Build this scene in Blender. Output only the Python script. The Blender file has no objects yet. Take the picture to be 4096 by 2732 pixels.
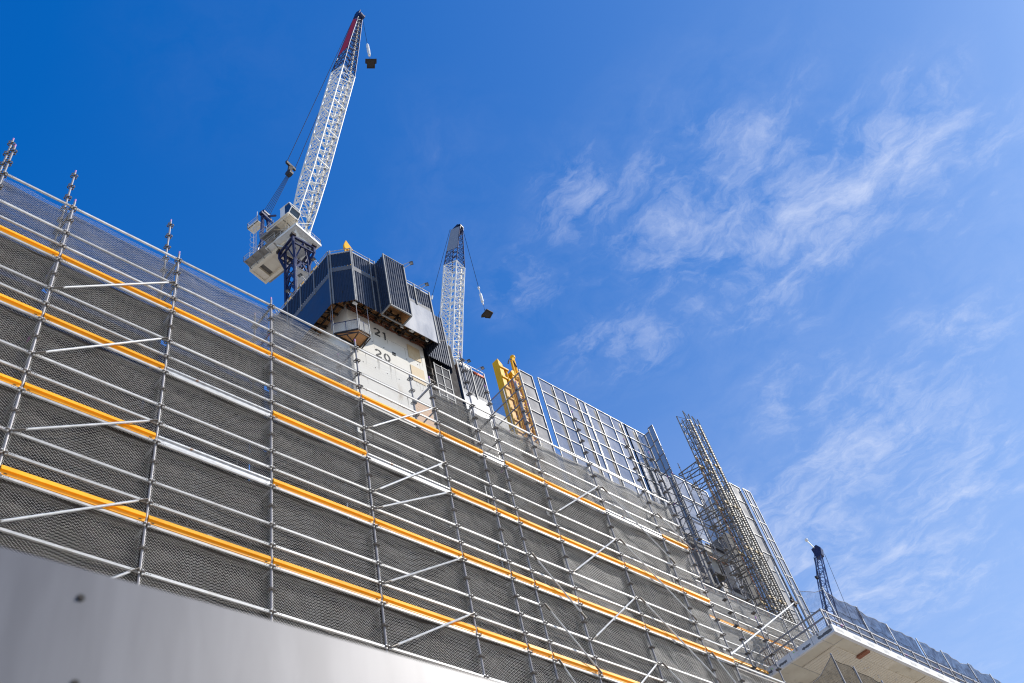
import bpy, math, random
from mathutils import Vector, Matrix
random.seed(11)
R = math.radians
scn = bpy.context.scene
col = scn.collection

# ------------------------------------------------------------------ camera
AZ, EL, ROLL = 53.49866, 48.92544, -16.44307
def cam_axes():
    a, e, r = R(AZ), R(EL), R(ROLL)
    f = Vector((math.sin(a)*math.cos(e), math.cos(a)*math.cos(e), math.sin(e)))
    rt = Vector((math.cos(a), -math.sin(a), 0)); up = rt.cross(f)
    return f, rt*math.cos(r)+up*math.sin(r), up*math.cos(r)-rt*math.sin(r)
F_, R_, U_ = cam_axes()
cd = bpy.data.cameras.new('camera'); cam = bpy.data.objects.new('camera', cd); col.objects.link(cam)
cam.matrix_world = Matrix(((R_.x, U_.x, -F_.x, 0), (R_.y, U_.y, -F_.y, 0), (R_.z, U_.z, -F_.z, 1.6), (0, 0, 0, 1)))
cd.sensor_width = 36; cd.lens = 34.396; cd.clip_start = 0.05; cd.clip_end = 6000
cd.dof.use_dof = True; cd.dof.focus_distance = 32; cd.dof.aperture_fstop = 5.6
scn.camera = cam

# ------------------------------------------------------------------ sun and sky
SUN = Vector((1.25, -1.0, 1.2)).normalized()
sl = bpy.data.lights.new('sun', 'SUN'); sl.energy = 4.6; sl.angle = R(0.53); sl.color = (1.0, 0.955, 0.885)
so = bpy.data.objects.new('sun', sl); col.objects.link(so); so.location = (60, -40, 120)
so.rotation_euler = SUN.to_track_quat('Z', 'Y').to_euler()
SUN_EL = math.asin(SUN.z); SUN_ROT = math.atan2(SUN.x, SUN.y)

world = bpy.data.worlds.new('World'); scn.world = world; world.use_nodes = True
NT = world.node_tree; NT.nodes.clear()
class G:
    """tiny node helper"""
    def __init__(s, nt): s.nt = nt
    def n(s, t, **k):
        x = s.nt.nodes.new(t)
        for a, b in k.items(): setattr(x, a, b)
        return x
    def l(s, a, b): s.nt.links.new(a, b)
    def m(s, op, a, b=None, c=None, clamp=False):
        x = s.n('ShaderNodeMath', operation=op); x.use_clamp = clamp
        for i, v in enumerate((a, b, c)):
            if v is None: continue
            if isinstance(v, (int, float)): x.inputs[i].default_value = v
            else: s.l(v, x.inputs[i])
        return x.outputs[0]
    def vm(s, op, a, b=None, out=0):
        x = s.n('ShaderNodeVectorMath', operation=op)
        for i, v in enumerate((a, b)):
            if v is None: continue
            if isinstance(v, (tuple, list)): x.inputs[i].default_value = v
            else: s.l(v, x.inputs[i])
        return x.outputs[out]
    def mr(s, v, a, b, c=0, d=1, smooth=False):
        x = s.n('ShaderNodeMapRange'); x.clamp = True
        if smooth: x.interpolation_type = 'SMOOTHSTEP'
        s.l(v, x.inputs[0])
        for i, q in enumerate((a, b, c, d)): x.inputs[i+1].default_value = q
        return x.outputs[0]
    def noise(s, vec, scale, detail=4, rough=0.5, dist=0.0, out=0):
        x = s.n('ShaderNodeTexNoise'); x.inputs['Scale'].default_value = scale
        x.inputs['Detail'].default_value = detail; x.inputs['Roughness'].default_value = rough
        x.inputs['Distortion'].default_value = dist
        if vec is not None: s.l(vec, x.inputs['Vector'])
        return x.outputs[out]
    def mapping(s, vec, loc=(0,0,0), rot=(0,0,0), sc=(1,1,1)):
        x = s.n('ShaderNodeMapping'); s.l(vec, x.inputs[0])
        x.inputs['Location'].default_value = loc; x.inputs['Rotation'].default_value = rot; x.inputs['Scale'].default_value = sc
        return x.outputs[0]
    def mix(s, f, a, b, mode='MIX'):
        x = s.n('ShaderNodeMix', data_type='RGBA'); x.blend_type = mode
        for sock, v in ((x.inputs[0], f), (x.inputs[6], a), (x.inputs[7], b)):
            if isinstance(v, (int, float)): sock.default_value = v
            elif isinstance(v, (tuple, list)): sock.default_value = (v[0], v[1], v[2], 1)
            else: s.l(v, sock)
        return x.outputs[2]
g = G(NT)
sky = g.n('ShaderNodeTexSky', sky_type='NISHITA'); sky.sun_disc = False
sky.sun_elevation = SUN_EL; sky.sun_rotation = SUN_ROT; sky.air_density = 1.0; sky.dust_density = 0.6; sky.ozone_density = 3.0; sky.altitude = 30
tc = g.n('ShaderNodeTexCoord')
sep = g.n('ShaderNodeSeparateXYZ'); g.l(tc.outputs['Generated'], sep.inputs[0])
zc = g.m('MAXIMUM', sep.outputs[2], 0.06)
cmb = g.n('ShaderNodeCombineXYZ'); g.l(g.m('DIVIDE', sep.outputs[0], zc), cmb.inputs[0]); g.l(g.m('DIVIDE', sep.outputs[1], zc), cmb.inputs[1])
P = cmb.outputs[0]
# high thin cirrus: groups of cloud on the sky plane (x/z, y/z) with a size and a strength
groups = [(0.61,0.29,0.05,0.9),(0.66,0.285,0.06,0.55),(0.80,0.20,0.13,0.8),(0.90,0.12,0.10,0.95),(0.92,0.0,0.08,0.95),
 (1.0,-0.06,0.07,0.6),(0.93,0.24,0.13,0.6),(0.82,0.45,0.07,0.6),(0.87,0.44,0.04,0.8),(1.18,0.37,0.12,0.55),(1.36,0.36,0.13,0.95),(1.39,0.55,0.15,0.85),
 (1.35,0.2,0.12,0.5),(1.61,0.34,0.13,0.8),(1.75,0.57,0.16,0.9),(0.65,0.43,0.05,0.6),(0.47,0.36,0.06,0.2),(1.28,0.13,0.1,0.6),(0.2,0.4,0.08,0.08),(0.55,0.47,0.08,0.25),(1.9,0.35,0.3,0.32),(2.3,0.7,0.6,0.35),(1.1,0.0,0.1,0.5)]
mask = None
warp = g.noise(P, 5.0, 3, 0.5, 0, 1)
Pw = g.vm('ADD', P, g.vm('MULTIPLY', g.vm('SUBTRACT', warp, (0.5,0.5,0.5)), (0.13,0.13,0)))
for (x, y, s_, k_) in groups:
    d = g.vm('DISTANCE', Pw, (x, y, 0), 1)
    v = g.mr(d, s_*2.5, 0.0, 0.0, k_, True)
    mask = v if mask is None else g.m('MAXIMUM', mask, v)
w2 = g.noise(P, 16.0, 5, 0.6, 0, 1)
Pf = g.vm('ADD', Pw, g.vm('MULTIPLY', g.vm('SUBTRACT', w2, (0.5,0.5,0.5)), (0.05,0.05,0)))
n1 = g.noise(g.mapping(Pf, rot=(0,0,R(35)), sc=(1.0,0.8,1)), 13.0, 12, 0.68, 0.25)
n2 = g.noise(g.mapping(Pf, rot=(0,0,R(20)), sc=(1.0,0.45,1)), 34.0, 10, 0.68, 0.3)
n3 = g.noise(g.mapping(Pw, rot=(0,0,R(60))), 3.6, 6, 0.6, 0.5)
nn = g.m('ADD', g.m('ADD', g.m('MULTIPLY', n1, 0.44), g.m('MULTIPLY', n2, 0.36)), g.m('MULTIPLY', n3, 0.20))
thr = g.m('SUBTRACT', 0.60, g.m('MULTIPLY', mask, 0.23))
cl = g.m('MULTIPLY', g.m('SUBTRACT', nn, thr), 2.9, clamp=True)
cl = g.m('MULTIPLY', g.m('POWER', cl, 1.25), g.m('MULTIPLY', g.mr(mask, 0.0, 0.6, 0, 1, True), 0.9))
thin = g.m('MULTIPLY', g.mr(n1, 0.36, 0.66), g.m('MULTIPLY', mask, 0.20))
cl = g.m('ADD', g.m('MULTIPLY', cl, 0.76), thin, clamp=True)
skc = g.vm('MAXIMUM', g.vm('ADD', g.vm('MULTIPLY', sky.outputs[0], (1.34, 1.50, 1.40)), (-0.80, -0.36, 2.15)), (0.02, 0.3, 1.0))
veil = g.mr(sep.outputs[2], 0.75, 0.40, 0, 0.36)
c1 = g.mix(veil, skc, (6.2, 7.4, 10.2))
c2 = g.mix(cl, c1, (8.3, 8.9, 10.6))
bg = g.n('ShaderNodeBackground'); g.l(c2, bg.inputs[0]); bg.inputs[1].default_value = 0.093
wo = g.n('ShaderNodeOutputWorld'); g.l(bg.outputs[0], wo.inputs[0])

scn.view_settings.view_transform = 'Standard'; scn.view_settings.look = 'None'
scn.view_settings.exposure = 0.1; scn.view_settings.gamma = 1
scn.render.engine = 'CYCLES'
scn.cycles.filter_width = 1.15
scn.cycles.transparent_max_bounces = 24
scn.render.resolution_x = 1024; scn.render.resolution_y = 683

# ------------------------------------------------------------------ materials
MATS = {}
def mat(name, c, rough=0.6, metal=0.0, c2=None, scale=3.0, amt=1.0, bump=0.0, bscale=30.0, alpha=None, trans=0.0,
        spots=None, stretch=(1,1,1), spec=0.5, vary=0.0, emis=None, stains=None):
    if name in MATS: return MATS[name]
    m = bpy.data.materials.new(name); m.use_nodes = True; nt = m.node_tree; nt.nodes.clear(); h = G(nt)
    out = h.n('ShaderNodeOutputMaterial'); b = h.n('ShaderNodeBsdfPrincipled')
    t = h.n('ShaderNodeTexCoord'); v = t.outputs['Object']
    oi = h.n('ShaderNodeObjectInfo')
    v = h.vm('ADD', v, h.vm('SCALE', oi.outputs['Location'], None)) if False else v
    vs = h.mapping(v, sc=stretch)
    base = None
    if c2 is None: c2 = tuple(x*0.72 for x in c)
    n = h.noise(vs, scale, 7, 0.6, 0.2)
    base = h.mix(h.mr(n, 0.5-0.25/amt if amt else 0, 0.5+0.25/amt if amt else 1), c2, c)
    if stains:
        sc_, col_, lo = stains
        nf = h.noise(h.mapping(v, sc=(1, 1, 0.25)), sc_, 8, 0.65, 0.4)
        base = h.mix(h.mr(nf, lo, lo+0.12), base, col_)
    if spots:
        sc_, col_, lo = spots
        nf = h.noise(v, sc_, 3, 0.6)
        base = h.mix(h.mr(nf, lo, lo+0.05), base, col_)
    if vary:
        k = h.mr(oi.outputs['Random'], 0, 1, 1-vary, 1+vary*0.6)
        cc = h.n('ShaderNodeCombineXYZ')
        for i in range(3): h.l(k, cc.inputs[i])
        base = h.mix(1.0, base, cc.outputs[0], 'MULTIPLY')
    h.l(base, b.inputs['Base Color'])
    b.inputs['Metallic'].default_value = metal
    b.inputs['Specular IOR Level'].default_value = spec
    h.l(h.mr(n, 0.3, 0.7, max(0.05, rough-0.12), min(1, rough+0.12)), b.inputs['Roughness'])
    if bump:
        bp = h.n('ShaderNodeBump'); bp.inputs['Strength'].default_value = bump; bp.inputs['Distance'].default_value = 0.02
        h.l(h.noise(vs, bscale, 5, 0.6), bp.inputs['Height']); h.l(bp.outputs[0], b.inputs['Normal'])
    sh = b.outputs[0]
    if trans:
        tl = h.n('ShaderNodeBsdfTranslucent'); h.l(base, tl.inputs[0])
        mx = h.n('ShaderNodeMixShader'); mx.inputs[0].default_value = trans; h.l(sh, mx.inputs[1]); h.l(tl.outputs[0], mx.inputs[2]); sh = mx.outputs[0]
    if alpha is not None:
        tr = h.n('ShaderNodeBsdfTransparent'); mx = h.n('ShaderNodeMixShader')
        if isinstance(alpha, tuple):
            a = h.mr(h.noise(v, alpha[2], 5, 0.6, 0.5), 0.35, 0.65, alpha[0], alpha[1]); h.l(a, mx.inputs[0])
        else: mx.inputs[0].default_value = alpha
        h.l(tr.outputs[0], mx.inputs[1]); h.l(sh, mx.inputs[2]); sh = mx.outputs[0]
    if emis:
        b.inputs['Emission Color'].default_value = (*emis, 1); b.inputs['Emission Strength'].default_value = 1
    h.l(sh, out.inputs[0]); MATS[name] = m
    return m

galv = mat('galvanised steel', (0.62,0.62,0.61), 0.48, 0.25, (0.42,0.41,0.40), 9, bump=0.15, vary=0.15, spots=(2.3,(0.30,0.17,0.10),0.70))
galv_post = mat('galvanised tube', (0.31,0.295,0.30), 0.5, 0.05, (0.22,0.205,0.205), 6, bump=0.15, vary=0.18, spots=(1.3,(0.38,0.10,0.36),0.66))
purple = mat('purple paint', (0.42,0.10,0.38), 0.5, c2=(0.5,0.3,0.45), scale=20)
rail_m = mat('pale steel ledger', (0.60,0.585,0.56), 0.5, 0.05, (0.44,0.425,0.40), 5, bump=0.1, vary=0.22, stains=(1.2,(0.40,0.31,0.22),0.62), spots=(1.9,(0.42,0.20,0.38),0.68))
hole_m = mat('dark hole', (0.02,0.02,0.02), 0.8)
ring_m = mat('brown steel rosette', (0.20,0.18,0.155), 0.5, 0.2, (0.11,0.09,0.075), 12, vary=0.2)
yel_m = mat('orange toe board paint', (0.95,0.44,0.005), 0.42, 0, (0.90,0.37,0.004), 2.5, stains=(1.1,(0.50,0.12,0.10),0.70), vary=0.12, spots=(6,(0.55,0.36,0.18),0.70))
wire_m = mat('chain link wire', (0.90,0.85,0.76), 0.42, 0.0, (0.70,0.65,0.56), 4)
plank_m = mat('steel plank', (0.20,0.18,0.16), 0.6, 0.3, (0.10,0.085,0.075), 3, vary=0.2)
ply_m = mat('plywood', (0.66,0.35,0.14), 0.7, 0, (0.42,0.19,0.07), 1.6, stretch=(1,1,3), vary=0.1)
ply_pale = mat('pale plywood', (0.62,0.50,0.32), 0.7, 0, (0.50,0.36,0.20), 1.2, stretch=(3,1,1))
timber_m = mat('red timber', (0.42,0.17,0.08), 0.7, 0, (0.22,0.09,0.05), 3)
conc = mat('concrete', (0.50,0.475,0.43), 0.85, 0, (0.40,0.38,0.345), 0.9, bump=0.35, bscale=7, stains=(0.55,(0.33,0.28,0.22),0.60), spots=(9,(0.28,0.25,0.22),0.74))
conc_core = mat('pale core concrete', (0.74,0.70,0.62), 0.85, 0, (0.60,0.56,0.48), 0.5, bump=0.3, bscale=5, stains=(0.5,(0.46,0.38,0.27),0.62), spots=(6,(0.33,0.30,0.26),0.74))
conc_white = mat('pale slab edge concrete', (0.80,0.78,0.75), 0.8, 0, (0.60,0.58,0.57), 2.2, bump=0.2, bscale=12, stains=(1.4,(0.48,0.44,0.40),0.68))
conc_soff = mat('slab soffit concrete', (0.74,0.67,0.53), 0.8, 0, (0.58,0.50,0.37), 1.1, bump=0.15, stains=(0.9,(0.30,0.25,0.17),0.58), spots=(7,(0.40,0.22,0.10),0.73))
patch_m = mat('dark render patch', (0.10,0.10,0.105), 0.9, 0, (0.17,0.17,0.17), 8)
patch_l = mat('grey render patch', (0.50,0.48,0.44), 0.9, 0, (0.6,0.58,0.54), 8)
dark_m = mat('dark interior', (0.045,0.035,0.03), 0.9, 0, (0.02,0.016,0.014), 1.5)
navy = mat('navy cladding', (0.030,0.040,0.066), 0.38, 0.15, (0.022,0.030,0.05), 1.5, vary=0.05, spec=0.4)
navy_flat = mat('navy flat panel', (0.005,0.034,0.10), 0.55, 0, (0.004,0.028,0.085), 0.8)
navy_steel = mat('navy crane steel', (0.009,0.014,0.075), 0.45, 0.05, (0.006,0.009,0.05), 2.5, vary=0.05)
black_steel = mat('black steel', (0.028,0.025,0.024), 0.55, 0.3, (0.05,0.03,0.02), 4)
strip_m = mat('grey infill strip', (0.16,0.16,0.165), 0.6, 0.2, (0.11,0.11,0.115), 3)
white_panel = mat('white smooth sheet', (0.33,0.33,0.34), 0.32, 0.15, (0.28,0.28,0.29), 0.4, stretch=(1,1,0.3))
white_steel = mat('white crane paint', (0.80,0.80,0.77), 0.45, 0, (0.68,0.67,0.62), 2)
cream_steel = mat('cream deck paint', (0.80,0.72,0.56), 0.55, 0, (0.70,0.61,0.47), 1.3, stains=(1.0,(0.42,0.34,0.25),0.68))
red_m = mat('red banner cloth', (0.42,0.012,0.045), 0.7, 0, (0.34,0.01,0.03), 2)
yellow_m = mat('yellow machine paint', (0.88,0.46,0.004), 0.5, 0, (0.74,0.35,0.003), 2.2, spec=0.2, stains=(1.3,(0.42,0.20,0.04),0.66))
glass_m = mat('dark cab glass', (0.02,0.035,0.07), 0.08, 0, (0.015,0.03,0.06), 1)
rope_m = mat('steel rope', (0.045,0.04,0.04), 0.6, 0.3)
rust_m = mat('rusty dark steel', (0.05,0.035,0.025), 0.7, 0.3, (0.025,0.02,0.017), 2.5, spots=(4,(0.16,0.06,0.02),0.66))
rebar_m = mat('rusty rebar', (0.22,0.075,0.035), 0.8, 0.2, (0.13,0.05,0.03), 8)
paint_blk = mat('black stencil paint', (0.03,0.03,0.03), 0.75, 0, (0.06,0.06,0.06), 5)
orange_m = mat('orange marker', (0.8,0.12,0.02), 0.6)
screen_m = mat('perforated screen mesh', (0.11,0.11,0.12), 0.6, 0.0, (0.08,0.08,0.09), 0.6, alpha=0.40, trans=0.1, spec=0.3)
screen_dk = mat('dense grey screen mesh', (0.17,0.16,0.15), 0.6, 0.1, (0.13,0.12,0.115), 0.6, alpha=0.70, trans=0.15)
net_m = mat('fine blue-black netting', (0.012,0.016,0.045), 0.9, 0, (0.008,0.010,0.03), 1.5, alpha=(0.50,0.80,3.0), trans=0.1, spec=0.05)
net_dk = mat('fine brown netting', (0.020,0.016,0.013), 0.8, 0, (0.012,0.01,0.008), 1.5, alpha=(0.38,0.62,3.0), trans=0.1, spec=0.05)
frame_m = mat('pale aluminium frame', (0.25,0.25,0.245), 0.5, 0.2, (0.19,0.19,0.187), 4, vary=0.06)
tan_m = mat('tan screen post', (0.24,0.22,0.18), 0.5, 0.2, (0.36,0.33,0.28), 3)
hoist_m = mat('weathered mast steel', (0.26,0.235,0.195), 0.5, 0.2, (0.14,0.12,0.095), 4, spots=(3,(0.26,0.13,0.05),0.68))
lamp_m = mat('lamp lens', (0.35,0.35,0.34), 0.3, 0.2)
lite_m = mat('grey lamp housing', (0.10,0.10,0.10), 0.5, 0.4)
asphalt = mat('site ground', (0.50,0.455,0.385), 0.9, 0, (0.42,0.38,0.32), 0.3, bump=0.3)

# shade cloth: woven, partly see-through, pale specks of sunlight mixed into its colour
def cloth_mat(name, c, c2, a_lo, a_hi, speck, glossy=0.6, dusty=(0.15,0.13,0.11)):
    m = bpy.data.materials.new(name); m.use_nodes = True; nt = m.node_tree; nt.nodes.clear(); h = G(nt)
    out = h.n('ShaderNodeOutputMaterial'); b = h.n('ShaderNodeBsdfPrincipled'); t = h.n('ShaderNodeTexCoord'); v = t.outputs['Object']
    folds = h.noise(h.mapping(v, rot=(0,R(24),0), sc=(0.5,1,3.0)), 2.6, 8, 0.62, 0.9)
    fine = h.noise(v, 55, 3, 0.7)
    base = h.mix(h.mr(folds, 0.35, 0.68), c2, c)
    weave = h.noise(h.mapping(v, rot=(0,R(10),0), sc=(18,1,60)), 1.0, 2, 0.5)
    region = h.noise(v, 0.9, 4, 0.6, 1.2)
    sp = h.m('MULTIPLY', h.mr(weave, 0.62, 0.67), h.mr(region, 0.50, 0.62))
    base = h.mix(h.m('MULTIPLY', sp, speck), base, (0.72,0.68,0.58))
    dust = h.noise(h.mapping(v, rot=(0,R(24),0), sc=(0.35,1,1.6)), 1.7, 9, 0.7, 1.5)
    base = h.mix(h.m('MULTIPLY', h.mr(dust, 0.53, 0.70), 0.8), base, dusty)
    h.l(base, b.inputs['Base Color']); b.inputs['Roughness'].default_value = glossy
    bp = h.n('ShaderNodeBump'); bp.inputs['Strength'].default_value = 0.9; bp.inputs['Distance'].default_value = 0.05
    h.l(h.m('ADD', folds, h.m('MULTIPLY', fine, 0.12)), bp.inputs['Height']); h.l(bp.outputs[0], b.inputs['Normal'])
    tl = h.n('ShaderNodeBsdfTranslucent'); h.l(base, tl.inputs[0])
    mx = h.n('ShaderNodeMixShader'); mx.inputs[0].default_value = 0.25; h.l(b.outputs[0], mx.inputs[1]); h.l(tl.outputs[0], mx.inputs[2])
    tr = h.n('ShaderNodeBsdfTransparent'); m2 = h.n('ShaderNodeMixShader')
    h.l(h.mr(folds, 0.3, 0.7, a_lo, a_hi), m2.inputs[0]); h.l(tr.outputs[0], m2.inputs[1]); h.l(mx.outputs[0], m2.inputs[2])
    h.l(m2.outputs[0], out.inputs[0]); return m
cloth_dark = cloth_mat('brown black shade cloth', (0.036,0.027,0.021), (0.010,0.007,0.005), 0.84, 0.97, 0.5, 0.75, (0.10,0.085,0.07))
cloth_black = cloth_mat('dense dark backing', (0.045,0.034,0.027), (0.012,0.009,0.007), 0.97, 1.0, 0.25)
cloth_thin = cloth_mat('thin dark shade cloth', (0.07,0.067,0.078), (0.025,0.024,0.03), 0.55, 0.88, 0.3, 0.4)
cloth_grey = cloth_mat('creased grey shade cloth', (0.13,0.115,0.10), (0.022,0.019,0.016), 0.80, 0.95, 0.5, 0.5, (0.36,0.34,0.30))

# ------------------------------------------------------------------ mesh builder
class MB:
    def __init__(s): s.v = []; s.f = []; s.mi = []; s.k = 0; s.cuts = []
    def add(s, vs, fs):
        s.cuts.append((len(s.v), len(s.f)))
        o = len(s.v); s.v += [tuple(p) for p in vs]
        for q in fs: s.f.append(tuple(i+o for i in q)); s.mi.append(s.k)
        return s
    def box(s, lo, hi):
        x0,y0,z0 = lo; x1,y1,z1 = hi
        return s.add([(x0,y0,z0),(x1,y0,z0),(x1,y1,z0),(x0,y1,z0),(x0,y0,z1),(x1,y0,z1),(x1,y1,z1),(x0,y1,z1)],
            [(3,2,1,0),(4,5,6,7),(0,1,5,4),(1,2,6,5),(2,3,7,6),(3,0,4,7)])
    def beam(s, a, b, w, h, up=(0,0,1)):
        a = Vector(a); b = Vector(b); d = (b-a).normalized(); up = Vector(up)
        if abs(d.dot(up)) > 0.98: up = Vector((1,0,0))
        x = d.cross(up).normalized(); y = x.cross(d)
        vs = []
        for p in (a, b):
            for i, j in ((-1,-1),(1,-1),(1,1),(-1,1)): vs.append(p+x*(i*w/2)+y*(j*h/2))
        return s.add(vs, [(0,1,2,3),(7,6,5,4),(0,4,5,1),(1,5,6,2),(2,6,7,3),(3,7,4,0)])
    def tube(s, a, b, r, n=6, r2=None, cap=True):
        a = Vector(a); b = Vector(b)
        if (b-a).length < 1e-6: return s
        d = (b-a).normalized(); up = Vector((0,0,1)) if abs(d.z) < 0.95 else Vector((1,0,0))
        x = d.cross(up).normalized(); y = x.cross(d); r2 = r if r2 is None else r2; vs = []
        for p, q in ((a, r), (b, r2)):
            for i in range(n):
                t = 2*math.pi*i/n; vs.append(p+x*(q*math.cos(t))+y*(q*math.sin(t)))
        fs = [(i, (i+1) % n, n+(i+1) % n, n+i) for i in range(n)]
        if cap: fs += [tuple(range(n-1,-1,-1)), tuple(range(n, 2*n))]
        return s.add(vs, fs)
    def path(s, pts, r, n=5):
        for a, b in zip(pts, pts[1:]): s.tube(a, b, r, n)
        return s
    def ring(s, c, R0, r, axis='z', n=10, m=4):
        vs = []; c = Vector(c)
        for i in range(n):
            t = 2*math.pi*i/n
            for j in range(m):
                u = 2*math.pi*j/m; rr = R0+r*math.cos(u)
                p = (rr*math.cos(t), rr*math.sin(t), r*1.6*math.sin(u))
                if axis == 'x': p = (p[2], p[0], p[1])
                if axis == 'y': p = (p[0], p[2], p[1])
                vs.append(c+Vector(p))
        fs = [(i*m+j, ((i+1) % n)*m+j, ((i+1) % n)*m+(j+1) % m, i*m+(j+1) % m) for i in range(n) for j in range(m)]
        return s.add(vs, fs)
    def prism(s, pts, d):
        d = Vector(d); n = len(pts); vs = [Vector(p) for p in pts]; vs += [p+d for p in vs]
        return s.add(vs, [tuple(range(n-1,-1,-1)), tuple(range(n, 2*n))]+[(i, (i+1) % n, n+(i+1) % n, n+i) for i in range(n)])
    def sphere(s, c, r, n=10, m=6):
        c = Vector(c); vs = []
        for i in range(m+1):
            ph = math.pi*i/m
            for j in range(n): vs.append(c+Vector((r*math.sin(ph)*math.cos(2*math.pi*j/n), r*math.sin(ph)*math.sin(2*math.pi*j/n), r*math.cos(ph))))
        return s.add(vs, [(i*n+j, (i+1)*n+j, (i+1)*n+(j+1) % n, i*n+(j+1) % n) for i in range(m) for j in range(n)])
    def grid(s, nu, nv, fn):
        vs = [fn(i/nu, j/nv) for j in range(nv+1) for i in range(nu+1)]
        return s.add(vs, [(j*(nu+1)+i, j*(nu+1)+i+1, (j+1)*(nu+1)+i+1, (j+1)*(nu+1)+i) for j in range(nv) for i in range(nu)])
    def data(s, name, mats, org=(0,0,0), smooth=False):
        me = bpy.data.meshes.new(name); o = Vector(org)
        me.from_pydata([(p[0]-o.x, p[1]-o.y, p[2]-o.z) for p in s.v], [], s.f)
        for m in (mats if isinstance(mats, (list, tuple)) else [mats]): me.materials.append(m)
        if any(s.mi): me.polygons.foreach_set('material_index', s.mi)
        if smooth: me.polygons.foreach_set('use_smooth', [True]*len(s.f))
        me.update(); return me
    def build(s, name, mats, parent=None, label=None, smooth=False):
        org = parent.matrix_basis.translation if parent is not None else (0,0,0)
        if parent is not None and parent.parent is not None: org = parent['_w']
        o = bpy.data.objects.new(name, s.data(name, mats, org, smooth)); col.objects.link(o)
        if parent is not None: o.parent = parent; o['_w'] = tuple(org)
        if label: o['label'] = label
        return o
def build_each(m, name, mats, parent, per=1):
    """every shape (or every run of `per` shapes) in m becomes a part of its own"""
    cuts = m.cuts[::per]+[(len(m.v), len(m.f))]
    for (v0, f0), (v1, f1) in zip(cuts, cuts[1:]):
        q = MB(); q.v = m.v[v0:v1]; q.f = [tuple(i-v0 for i in f) for f in m.f[f0:f1]]; q.mi = m.mi[f0:f1]
        q.build(name, mats, parent)
def place(name, me, loc, parent, root_loc):
    o = bpy.data.objects.new(name, me); col.objects.link(o); o.parent = parent
    o.location = Vector(loc)-Vector(root_loc); return o
def thing(name, loc, label, cat, group=None):
    o = bpy.data.objects.new(name, None); col.objects.link(o); o.location = loc; o.empty_display_size = 0.3
    o['label'] = label; o['category'] = cat
    if group: o['group'] = group
    return o
def sub(parent):   # world origin used by children of a part
    return parent

# ------------------------------------------------------------------ ground
gm = MB().add([(-900,-900,0),(1300,-900,0),(1300,1500,0),(-900,1500,0)], [(0,1,2,3)])
gr = gm.build('ground', asphalt); gr['kind'] = 'structure'

# ------------------------------------------------------------------ grey hoarding close to the camera
hm = bpy.data.materials.new('hoarding paint'); hm.use_nodes = True; hn = G(hm.node_tree); hm.node_tree.nodes.clear()
ho = hn.n('ShaderNodeOutputMaterial'); hb = hn.n('ShaderNodeBsdfPrincipled'); ht = hn.n('ShaderNodeTexCoord')
hv = ht.outputs['Object']
hs = hn.noise(hn.mapping(hv, sc=(3.0,1,0.5)), 6, 6, 0.55, 0.2)
hc = hn.mix(hn.mr(hs, 0.35, 0.7), (0.085,0.082,0.088), (0.120,0.117,0.124))
hc = hn.mix(hn.m('MULTIPLY', hn.mr(hn.noise(hn.mapping(hv, sc=(14,1,0.8)), 3, 4, 0.6), 0.6, 0.75), 0.3), hc, (0.065,0.063,0.067))
hn.l(hc, hb.inputs['Base Color']); hb.inputs['Roughness'].default_value = 0.46; hb.inputs['Metallic'].default_value = 0.3; hb.inputs['Specular IOR Level'].default_value = 0.9
hn.l(hb.outputs[0], ho.inputs[0])
hw = thing('hoarding_wall', (0,1.0,0), 'smooth grey sheet hoarding close to the lens with round bolt holes', 'hoarding')
ang = R(-2.0); hx = Vector((math.cos(ang), math.sin(ang), 0)); hny = Vector((-math.sin(ang), math.cos(ang), 0))
def hp(x, y, z): return hx*x+hny*y+Vector((0,0,z))
def hbox(m, x0, x1, y0, y1, z0, z1):
    m.add([hp(x0,y0,z0),hp(x1,y0,z0),hp(x1,y1,z0),hp(x0,y1,z0),hp(x0,y0,z1),hp(x1,y0,z1),hp(x1,y1,z1),hp(x0,y1,z1)],
          [(3,2,1,0),(4,5,6,7),(0,1,5,4),(1,2,6,5),(2,3,7,6),(3,0,4,7)])
m_ = MB(); hbox(m_, -3.0, 6.0, 1.0, 1.03, 0.0, 2.424); m_.build('sheet', hm, hw)
for (x, z) in ((0.326, 2.382), (0.336, 2.270), (1.6, 2.33)):
    b_ = MB(); b_.tube(hp(x, 0.9985, z), hp(x, 1.004, z), 0.0048, 18); b_.k = 1; b_.tube(hp(x-0.001, 0.9965, z-0.001), hp(x-0.001, 0.9995, z-0.001), 0.002, 6)
    b_.build('bolt', [hole_m, rust_m], hw)

# ------------------------------------------------------------------ main scaffold
Y0 = 12.689; YI = 13.44; ZT = 21.428
XS = [1.49, 2.99, 5.50, 7.98, 10.50, 12.98, 14.47, 15.23, 16.72, 19.20, 21.69, 22.94, 25.30]
def zn(n): return ZT-0.5*n
SC = (12.0, Y0, 0.0)
sc = thing('scaffold', SC, 'tall galvanised tube scaffold with orange toe boards and chain link mesh across the whole front', 'scaffold')

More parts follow.
